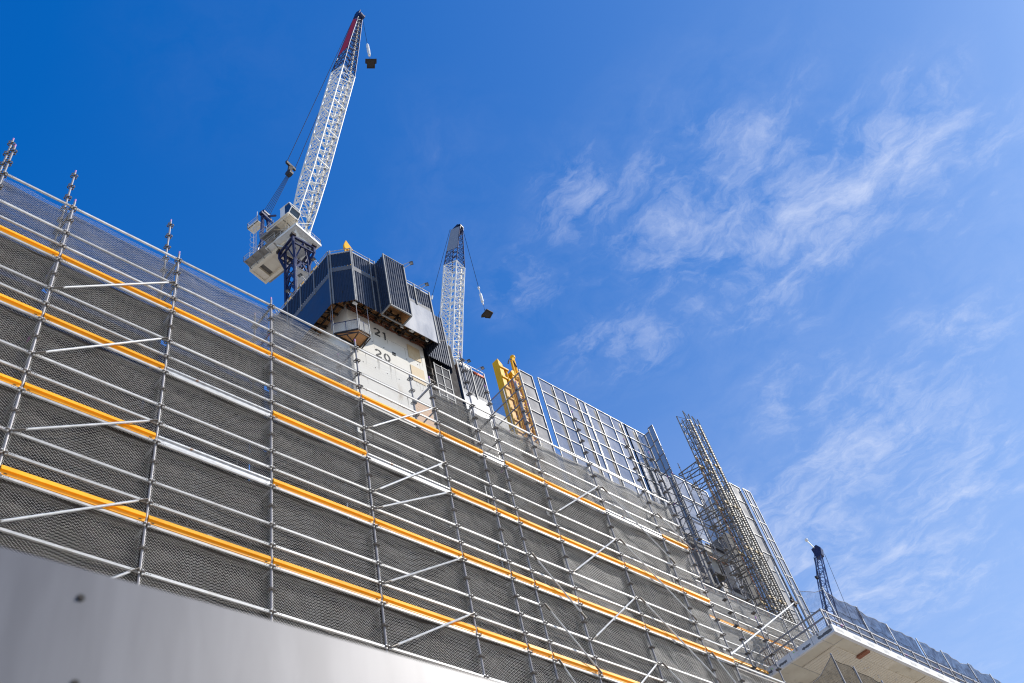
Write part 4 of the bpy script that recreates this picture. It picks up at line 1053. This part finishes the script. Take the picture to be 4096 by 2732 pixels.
# return at the right end
screen((45.2,24.8), (45.2,24.35), 20, ZS, 1, 21, 'narrow shaded screen strip turning the corner at the hoist bay', screen_m, fm=galv_post, strips=False)
screen((45.22,24.35), (45.22,23.95), 20, ZS+0.3, 1, 20, 'slim bluish outer strip of mesh screen beside the hoist bay', screen_m, fm=galv_post, strips=False)
# back of the hoist bay
net_clear = mat('bluish clear sheet', (0.20,0.24,0.34), 0.4, 0, (0.16,0.19,0.28), alpha=0.35, trans=0.2)  # blue tint colours in the shade and the sky seen through
screen((45.4,26.0), (48.6,26.0), 39.9, 45.3, 2, 2, 'see-through mesh screen at the back of the hoist bay', net_clear, cols=(0,0.42,1), fm=galv_post, strips=False)
screen((48.6,25.9), (52.5,25.9), 39.9, 45.6, 3, 3, 'pale sunlit mesh screen behind the twin hoist masts', screen_m, strips=False)
screen((52.6,26.0), (52.6,24.0), 22, 45.05, 2, 15, 'tall side facing mesh screen wall right of the hoist masts', screen_m, strips=False)
screen((52.6,24.0), (53.75,24.0), 22, 45.05, 1, 15, 'tall narrow grey screen column at the far corner of the tower', screen_dk, strips=True, cols=(0,1))
screen((53.8,23.8), (54.7,23.8), 22, 44.9, 1, 15, 'outermost slim screen column at the right edge of the tower', screen_m, cols=(0,0.35,1), strips=False)

# ------------------------------------------------------------------ tower under construction behind the screens
tb = thing('tower_building', (44,26,0), 'unfinished concrete tower floors in the recess behind the hoist masts', 'building')
m = MB(); m.box((45.6,27.8,0), (53.6,44,42.3)); m.box((52.7,25.9,0), (53.6,27.79,42.0)); m.box((45.62,26.7,36.6), (45.7,27.8,42.3)); m.box((33.6,25.9,0), (45.0,44,36.5)); m.build('wall', conc, tb)
for k in range(11):
    z = 35.9-3.2*k
    m = MB(); m.box((33.4,25.5,z-0.28), (45.1,25.89,z)); m.build('floor_slab', conc_white, tb)
    m = MB()
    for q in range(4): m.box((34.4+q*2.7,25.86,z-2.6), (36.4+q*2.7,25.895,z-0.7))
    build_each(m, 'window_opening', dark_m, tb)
for k in range(12):
    z = 39.55-3.2*k
    m = MB(); m.box((45.3,26.05,z-0.3), (53.4,27.82,z)); m.build('floor_slab', conc, tb)
    m = MB(); m.box((45.35,26.6,z-1.55), (48.1,26.7,z-0.32)); m.box((48.4,26.5,z-3.0), (48.7,26.8,z-0.3)); m.box((49.1,26.55,z-1.3), (51.0,26.65,z-0.32)); m.build('infill_wall', conc_white if k % 2 else conc, tb)
    m = MB(); m.box((45.6,26.0,z+0.02), (48.3,26.04,z+0.38)); m.box((49.5,26.0,z+0.02), (51.8,26.04,z+0.36)); m.build('black_slot', black_steel, tb)
    m = MB(); m.beam((45.5,25.98,z-0.95), (48.5,25.98,z-0.95), 0.06, 0.08); m.beam((49.2,25.98,z-0.9), (51.2,25.98,z-0.9), 0.05, 0.07)
    for q in range(7): m.box((45.6+q*0.42,25.95,z-0.95), (45.68+q*0.42,25.99,z-0.7-0.1*(q % 2)))
    m.build('timber_edge', timber_m, tb)
    if k < 7:
        m = MB(); m.box((45.9,26.2,z-3.0), (46.5,26.3,z-0.35)); m.box((47.0,26.2,z-3.0), (47.7,26.3,z-0.35)); m.build('brown_panel', mat('brown mesh board', (0.20,0.15,0.12), 0.7, 0, (0.13,0.10,0.085), 1.0, vary=0.2), tb)
for x in (48.55, 51.9):
    m = MB(); m.box((x-0.3,26.15,0), (x+0.3,26.6,39.2)); m.build('column', conc_white, tb)

# access scaffold in the hoist bay
ab = thing('hoist_bay_scaffold', (47.5,24,20), 'bare tube scaffold frames standing in the hoist bay beside the masts', 'scaffold')
for x, y, zt in ((46.1,25.6,43.3),(46.55,24.0,44.1),(47.19,24.3,43.7),(47.63,24.0,43.7),(48.3,24.2,43.6),(49.0,25.4,41.5),(50.0,24.6,40.5),(50.9,25.4,40.8),(45.5,25.4,41.0),(51.7,24.8,41.0)):
    m = MB(); m.tube((x,y,0), (x,y,zt), 0.03, 6)
    z = zt-0.4
    while z > 20: m.tube((x,y,z), (x,y,z+0.06), 0.055, 6); z -= 0.5
    m.build('standard', galv_post, ab)
m = MB()
for z in [20.5+2.0*i for i in range(12)]:
    m.tube((45.3,24.2,z+0.4), (48.3,24.2,z+0.4), 0.026, 5); m.tube((47.6,24.3,z), (52.3,24.3,z), 0.026, 5); m.tube((46.1,25.6,z), (46.55,24.0,z), 0.026, 5)
    m.tube((48.3,24.2,z+0.9), (49.0,25.4,z+0.9), 0.026, 5); m.tube((45.5,25.4,z), (51.7,25.2,z), 0.026, 5)
build_each(m, 'ledger', galv_post, ab)
m = MB()
for k, z in enumerate([20.5+2.0*i for i in range(11)]):
    m.tube((45.4,25.2,z), (46.5,24.1,z+2), 0.022, 5); m.tube((48.4,24.5,z), (50.0,24.6,z+2), 0.022, 5) if k % 2 else m.tube((50.0,24.6,z), (48.4,24.5,z+2), 0.022, 5)
build_each(m, 'brace', galv_post, ab)

# twin hoist masts
def mast(x0, label):
    t = thing('hoist_mast', (x0+0.3,22.3,18), label, 'hoist mast', 'pair of lattice hoist masts')
    m = MB(); zs = [0.05+0.75*i for i in range(64)]; zs = [z for z in zs if z < 47.0]+[47.38]
    st = [[Vector((x0+a,22.0+b,z)) for a, b in ((0,0),(0.6,0),(0.6,0.6),(0,0.6))] for z in zs]
    for i in range(len(st)-1):
        for c in range(4): m.tube(st[i][c], st[i+1][c], 0.042, 6)
        for c in range(4):
            a, b = (c, (c+1) % 4) if i % 2 else ((c+1) % 4, c)
            m.tube(st[i][a], st[i+1][b], 0.018, 4); m.beam(st[i][a], st[i][b], 0.032, 0.042)
    m.build('lattice', hoist_m, t)
    m = MB(); m.box((x0+0.24,21.93,0), (x0+0.34,21.99,46.6)); z = 18
    while z < 46.5: m.box((x0+0.22,21.88,z), (x0+0.36,21.93,z+0.06)); z += 0.16
    m.build('rack', hoist_m, t)
    m = MB()
    for k, z in enumerate((24.6,28.2,31.8,35.4,39.0,42.6)):
        m.box((x0-0.03,21.96,z), (x0+0.63,22.05,z+0.16)); m.box((x0-0.03,22.56,z), (x0+0.63,22.64,z+0.16))
    m.build('clamp_plate', mat('grimy yellow plate', (0.40,0.26,0.06), 0.6, 0.2, (0.1,0.08,0.06), 9), t)
    return t
def ties(t, x0, off):
    for z in (25.0,28.6,32.2,35.8,39.4,43.0):
        m = MB(); z += off; xa, xb = x0-0.1, x0+0.7
        for x in (xa, xb):
            m.tube((x,22.6,z), (x-0.15,24.1,z), 0.04, 5); m.tube((x,22.6,z-0.5), (x-0.15,24.1,z-0.15), 0.035, 5)
            for q in (0.25,0.5,0.75): m.tube((x-0.15*q,22.6+1.5*q,z), (x-0.15*q-0.02,22.6+1.5*(q+0.12),z-0.5+0.35*q), 0.02, 4)
        m.tube((xa,22.6,z), (xb-0.15,24.1,z), 0.025, 4); m.tube((xa-0.15,24.1,z), (xb-0.15,24.1,z), 0.03, 5); m.tube((xa,22.7,z), (xb,22.7,z), 0.035, 5)
        m.build('wall_tie', hoist_m, t)
t1 = mast(46.47, 'left lattice hoist mast, the slightly taller of the pair'); ties(t1, 46.47, 0)
t2 = mast(47.46, 'right lattice hoist mast, next to the grey screen column'); ties(t2, 47.46, -0.6)
m = MB(); m.box((46.9,22.75,18), (47.1,22.8,44)); m.box((47.75,22.7,18), (47.82,22.76,45)); m.build('cable_guide', rebar_m, t2)
m = MB()
for z in (25,31,35.5): m.ring((48.5,22.2,z), 0.35, 0.02, 'x', 14, 4); m.tube((48.0,22.2,z), (49.6,22.0,z+0.2), 0.02, 4)
build_each(m, 'hose_loop', hoist_m, t2, 2)
for x in (48.9, 49.25, 49.6):
    m = MB(); m.box((x,22.9,0), (x+0.12,23.0,42.0)); m.build('guide_rail', frame_m, t2)

# ------------------------------------------------------------------ second, finer scaffold to the right
Y2 = 18.5; F2 = (38, Y2, 20)
s2 = thing('scaffold', F2, 'farther scaffold of finer mesh below the hoist masts, running into the slab corner', 'scaffold')
ZT2 = 25.86; X2 = [32.9,35.1,37.27,39.4,41.9,44.3,46.9]
for x in X2:
    m = MB(); m.tube((x,Y2,0 if x < 36 else 22.3), (x,Y2,ZT2+0.35+(2.6 if x < 33 else 0)), 0.026, 7); m.k = 1; z = ZT2
    while z > 17 and not (x > 36 and z < 22.5): 
        for q in range(4): m.ring((x+0.045*math.cos(q*1.571+.785), Y2+0.045*math.sin(q*1.571+.785), z), 0.026, 0.006, 'z', 6, 3)
        z -= 0.49
    m.build('standard', [galv_post, ring_m], s2)
for x in X2: 
    m = MB(); m.tube((x,Y2+0.8,0 if x < 36 else 22.3), (x,Y2+0.8,ZT2+0.2), 0.026, 6); m.tube((x,Y2,ZT2-1.5), (x,Y2+0.8,ZT2-1.5), 0.02, 5); m.build('inner_standard', galv_post, s2)
for z in (ZT2,ZT2-0.98,ZT2-1.47,ZT2-1.96,ZT2-2.95,ZT2-3.5):
    m = MB(); 
    for a, b in zip(X2, X2[1:]): m.box((a+0.03,Y2-0.04,z-0.025), (b-0.03,Y2-0.005,z+0.025))
    build_each(m, 'guard_rail', rail_m, s2)
for a, b in zip(X2, X2[1:]):
    m = MB(); m.prism([(a+0.03,Y2-0.05+y,ZT2-1.93+z) for y, z in [(-0.004,0.0),(-0.010,0.014),(0.010,0.024),(0.016,0.078),(-0.008,0.090),(0.030,0.150),(0.040,0.150),(0.040,0.0)]], (b-a-0.06,0,0))
    m.build('toe_board', yel_m, s2)
m = MB(); m.prism([(33.4,Y2-0.05+y,ZT2-3.9+z) for y, z in [(-0.004,0.0),(0.016,0.078),(-0.008,0.090),(0.030,0.150),(0.040,0.0)]], (2.4,0,0)); m.build('toe_board', yel_m, s2)
def small_mesh(L, H):
    m = MB(); p = 0.062; k = 0; r = 0.0028
    n = int((L+H)/p)
    for sgn in (1,-1):
        for i in range(n):
            c = i*p
            x0, z0 = (c-H, 0) if sgn == 1 else (c, 0)
            # line x = c - H + t (sgn 1) or x = c - t
            if sgn == 1: a_, b_ = max(0, c-H), min(L, c); za, zb = -(H-(a_-(c-H))), -(H-(b_-(c-H)))
            else: a_, b_ = max(0, c-H), min(L, c); za, zb = -(a_-(c-H)), -(b_-(c-H))
            if b_-a_ > 0.03: m.tube((a_,0.002*sgn,za), (b_,0.002*sgn,zb), r, 3, cap=False)
    return m
SMM = {}
for a, b in zip(X2, X2[1:]):
    L = round(b-a,2)
    if L not in SMM: SMM[L] = (small_mesh(L, 1.96).data('chain_link_panel', wire_m))
    for zt in (ZT2-0.02, ZT2-1.98):
        place('chain_link_panel', SMM[L], (a,Y2+0.02,zt), s2, F2)
    place('shade_cloth', cloth_mesh(L-0.04, 1.9, int(a*7), 0.04).data('shade_cloth', cloth_grey, smooth=True), (a+0.02,Y2+0.10,ZT2-0.05), s2, F2)
    place('shade_cloth', cloth_mesh(L-0.04, 1.9, int(a*9), 0.04).data('shade_cloth', cloth_grey, smooth=True), (a+0.02,Y2+0.12,ZT2-2.05), s2, F2)

# free tubes tying the scaffold to the slab
lt = thing('steel_tube', (25.2,12.6,16), 'long loose steel tube sloping across in front of the slab corner railing', 'tube')
m = MB(); m.tube((25.25,14.0,17.2), (38.05,17.0,25.35), 0.035, 8); m.build('tube', galv, lt)
m = MB(); m.tube((38.0,17.0,25.15), (38.0,17.0,25.6), 0.10, 8); m.beam((37.85,17.0,25.4), (38.3,17.0,25.4), 0.1, 0.12); m.build('clamp', black_steel, lt)
for lab, x, y, zt in (('tall steel post clamped to the loose tube left of the slab corner', 37.95, 17.06, 27.4), ('thinner steel post standing right of the clamped post', 38.6, 17.0, 26.5)):
    o = thing('steel_post', (x,y,22.3), lab, 'post'); m = MB(); m.tube((x,y,22.3), (x,y,zt), 0.05, 8); m.build('tube', galv, o)

# ------------------------------------------------------------------ concrete slab deck at right
SX, SY, SB, ST_ = 36.0, 15.0, 21.95, 22.32
sl_ = thing('concrete_slab', (SX,SY,SB), 'overhanging concrete slab corner at lower right with patched pale edge', 'concrete slab')
m = MB(); m.box((SX,SY,SB), (80,SY+0.14,ST_)); m.build('edge_beam', conc_white, sl_)
m = MB(); m.box((SX,SY+0.14,SB), (SX+0.14,24.2,ST_)); m.build('edge_beam', conc_white, sl_)
m = MB(); m.box((SX+0.14,SY+0.14,SB+0.003), (80,24.2,ST_-0.02)); m.build('soffit', conc_soff, sl_)
m = MB(); m.box((30.0,13.4,15.6), (80,24.2,15.95)); m.build('lower_floor', conc, sl_)
for x in (40,48,56,64):
    m = MB(); m.box((x,21.0,0), (x+0.7,21.7,21.93)); m.build('column', conc, sl_)
m = MB()
for x in (41.3,46.6,52): pass
m.box((SX+0.02,15.66,SB-0.008), (SX+0.85,15.68,SB-0.001)); m.box((SX+0.84,15.16,SB-0.008), (SX+0.86,15.69,SB-0.001)); m.box((SX+0.02,17.43,SB-0.008), (38.3,17.45,SB-0.001)); m.box((38.3,17.45,SB-0.008), (38.32,23,SB-0.001)); m.build('soffit_joint', conc, sl_)
ribs = mat('corrugated soffit sheet', (0.80,0.72,0.58), 0.6, 0.0, (0.68,0.59,0.45), 1.2)
for x0, x1, y0, y1 in ((36.85,38.3,15.7,17.4),(38.3,43.4,15.7,23.9),(38.88,40.95,15.17,15.69),(43.4,48.6,15.85,23.9),(43.5,45.3,15.17,15.84),(48.6,60,15.7,23.9)):
    m = MB(); m.box((x0,y0,SB-0.03), (x1,y1,SB-0.006)); k = int((x1-x0)/0.19)
    for i in range(k): m.box((x0+i*0.19+0.03,y0+0.01,SB-0.042), (x0+i*0.19+0.055,y1-0.01,SB-0.0302))
    m.build('ribbed_sheet', ribs, sl_)
m = MB(); rr = random.Random(2)
for _ in range(40):
    x = rr.uniform(37.0,46); y = rr.uniform(SY+0.8,17.3); m.tube((x,y,SB-0.055), (x,y,SB-0.03), 0.035, 8)
m.build('fixing_washer', conc_white, sl_)
m = MB(); m.box((38.60,15.18,SB-0.09), (38.86,15.76,SB-0.004)); m.build('soffit_patch', mat('rusty brown block', (0.34,0.13,0.07), 0.8), sl_)
m = MB(); rr = random.Random(5)
def blob(m, cx, cz, w, h, face, rr):
    pts = []; n = 9
    top_ = [(cx-w/2+w*i/n, cz+h/2+rr.uniform(-0.02,0.02)) for i in range(n+1)]; bot = [(cx+w/2-w*i/n, cz-h/2+rr.uniform(-0.03,0.02)) for i in range(n+1)]
    if face == 'L': m.prism([(SX-0.004, y, z) for y, z in top_+bot], (0.003,0,0))
    else: m.prism([(x, SY-0.004, z) for x, z in top_+bot], (0,0.003,0))
for y, w in ((15.45,0.75),(16.45,0.45),(17.75,0.42),(18.05,0.5) if False else (18.6,0.5),(19.2,0.45),(20.1,0.5)): blob(m, y, 22.10, w, 0.10, 'L', rr)
m.build('dark_patch', patch_m, sl_)
m = MB()
for i in range(14): blob(m, 36.6+i*1.15+rr.uniform(-.1,.1), 22.14, 0.34+rr.uniform(0,0.2), 0.11, 'F', rr)
m.build('grey_patch', patch_l, sl_)
m = MB()
for y in (16.1,17.3,18.4,19.5): m.box((SX-0.006,y,SB), (SX-0.002,y+0.012,ST_))
m.build('edge_seam', patch_m, sl_)
m = MB()
for y, z in ((17.05,22.2),(18.3,22.16)): m.box((SX-0.006,y,z), (SX-0.002,y+0.06,z+0.04))
m.build('green_mark', mat('lime spray paint', (0.35,0.8,0.12), 0.7), sl_)

# guard railing round the slab
gr_ = thing('guard_railing', (SX-0.1,SY,ST_), 'galvanised guard railing with mesh infill along the slab edges', 'railing')
m = MB()
for z in (ST_+0.76,ST_+0.38): m.beam((SX-0.05,SY+0.12,z), (SX-0.05,23.5,z), 0.05, 0.06); m.beam((SX-0.05,SY+0.12,z), (80,SY+0.12,z), 0.05, 0.06)
build_each(m, 'rail', galv_post, gr_)
m = MB()
for y in (15.12,15.75,16.9,18.1,19.3,20.5,21.7): m.beam((SX-0.05,y,ST_-0.12), (SX-0.05,y,ST_+0.80), 0.07, 0.05, (0,1,0))
for i in range(34): m.beam((SX+0.3+i*1.15,SY+0.10,ST_-0.1), (SX+0.3+i*1.15,SY+0.10,ST_+0.8), 0.05, 0.05, (0,1,0))
build_each(m, 'baluster', galv_post, gr_)
m = MB()
for y0, y1 in ((15.15,16.9),):
    y = y0
    while y < y1: m.tube((SX-0.05,y,ST_+0.02), (SX-0.05,y,ST_+0.75), 0.004, 3); y += 0.1
    for i in range(8): m.tube((SX-0.05,y0,ST_+0.05+i*0.09), (SX-0.05,y1,ST_+0.05+i*0.09), 0.004, 3)
x = SX
while x < 62: m.tube((x,SY+0.13,ST_+0.02), (x,SY+0.13,ST_+0.75), 0.004, 3); x += 0.1
for i in range(8): m.tube((SX,SY+0.13,ST_+0.05+i*0.09), (62,SY+0.13,ST_+0.05+i*0.09), 0.004, 3)
m.build('mesh_infill', galv_post, gr_)
# bent starter bars
sb = thing('starter_bars', (SX,19,ST_), 'row of bent rusty reinforcing bars sticking up by the slab edge', 'reinforcing bars')
rr = random.Random(8)
for i in range(13):
    y = 17.2+i*0.33; m = MB(); x = SX+0.05
    m.path([(x,y,ST_-0.05),(x-0.05,y+rr.uniform(-.1,.1),ST_+0.5),(x-0.1,y+0.1,ST_+0.85),(x-0.02,y+0.17,ST_+0.9),(x+0.02,y+0.2,ST_+0.5),(x+0.05,y+0.2,ST_)], 0.011, 4); m.build('bar', rebar_m, sb)
m = MB()
for i in range(26):
    x = SX+0.5+i*0.6; m.path([(x,SY+0.3,ST_),(x+0.03,SY+0.28,ST_+0.22),(x+0.4,SY+0.3,ST_+0.24),(x+0.42,SY+0.3,ST_)], 0.010, 4)
build_each(m, 'bar', rebar_m, sb, 3)

# net fence standing on the slab
FT = ST_+2.0
nf = thing('debris_net_fence', (SX+0.8,SY+0.3,ST_), 'tall fence of fine blue-black netting on steel posts along the slab', 'net fence')
FX = [37.5,40.0,42.35,45.0,47.3,50.0,52.3,54.9,57.4,60]
FZ = lambda x: FT+max(0, (42.3-x)*0.09)
for x in FX:
    m = MB(); m.tube((x,SY+0.22,ST_-0.05), (x,SY+0.22,FZ(x)+0.06), 0.034, 8); m.build('post', galv, nf)
for k, (a, b) in enumerate(zip(FX, FX[1:])):
    def fn(u, v, a=a, b=b, k=k):
        sagt = 0.10*math.sin(math.pi*u)
        return (a+(b-a)*u, SY+0.24+0.05*math.sin(5*u+3*v+k)+0.03*math.sin(17*u+k*2), FZ(a+(b-a)*u)-sagt-(FZ(a+(b-a)*u)-ST_-0.1-sagt)*v)
    m = MB(); m.grid(16, 10, fn); m.build('net', net_m, nf, smooth=True)
    m = MB(); pts = [Vector(fn(i/12, 0)) for i in range(13)]; m.path(pts, 0.014, 4); m.k = 1; pts = [Vector(fn(i/12, 0.45+0.02*math.sin(i*2.1)))-Vector((0,0.02,0)) for i in range(13)]; m.path(pts, 0.010, 4)
    m.build('edge_rope', [conc_white, rope_m], nf)
def fn(u, v):
    p = Vector((37.5,SY+0.22,24.72)).lerp(Vector((38.65,17.0,26.38)), u); q = Vector((37.3,SY+0.5,ST_+0.4)).lerp(Vector((38.55,17.0,23.6)), u)
    r_ = p.lerp(q, v); r_.z -= 0.22*math.sin(math.pi*u)*(1-v*0.5); r_.y += 0.05*math.sin(9*u+4*v); return tuple(r_)
m = MB(); m.grid(20, 10, fn); m.build('net', mat('sheer netting', (0.10,0.12,0.2), 0.8, alpha=(0.08,0.30,2.5), spec=0.05), nf, smooth=True)
m = MB(); m.path([Vector(fn(i/14,0)) for i in range(15)], 0.016, 4); m.k = 1; m.path([Vector(fn(i/14,0.45)) for i in range(15)], 0.012, 4); m.build('edge_rope', [conc_white, rope_m], nf)

# lower net fence in front of the soffit
lf = thing('debris_net_fence', (33,13.2,17), 'lower brown net fence on two posts in front of the slab soffit', 'net fence')
LX = [31.36,32.67,34.45,36.4]; LZ = [18.68,18.5,18.4,18.35]; LY = 13.6
for x, z in zip(LX, LZ):
    m = MB(); m.tube((x,LY,15.9), (x,LY,z+0.05), 0.034, 8); m.build('post', galv_post, lf)
for a, b, za, zb in zip([28.9]+LX, LX+[38.5], [16.9]+LZ, LZ+[18.3]):
    def fn2(u, v, a=a, b=b, za=za, zb=zb):
        zt = za+(zb-za)*u-0.12*math.sin(math.pi*u); return (a+(b-a)*u, LY+0.02+0.05*math.sin(7*u+4*v+a), zt-(zt-16.0)*v)
    m = MB(); m.grid(14, 8, fn2); m.build('net', net_dk, lf, smooth=True)
    m = MB(); m.path([Vector(fn2(i/10,0)) for i in range(11)], 0.012, 4); m.path([Vector(fn2(i/10,0.35+0.03*math.sin(i*1.7))) for i in range(11)], 0.008, 4); m.build('edge_rope', rope_m, lf)

for o in bpy.data.objects:
    if '_w' in o: del o['_w']
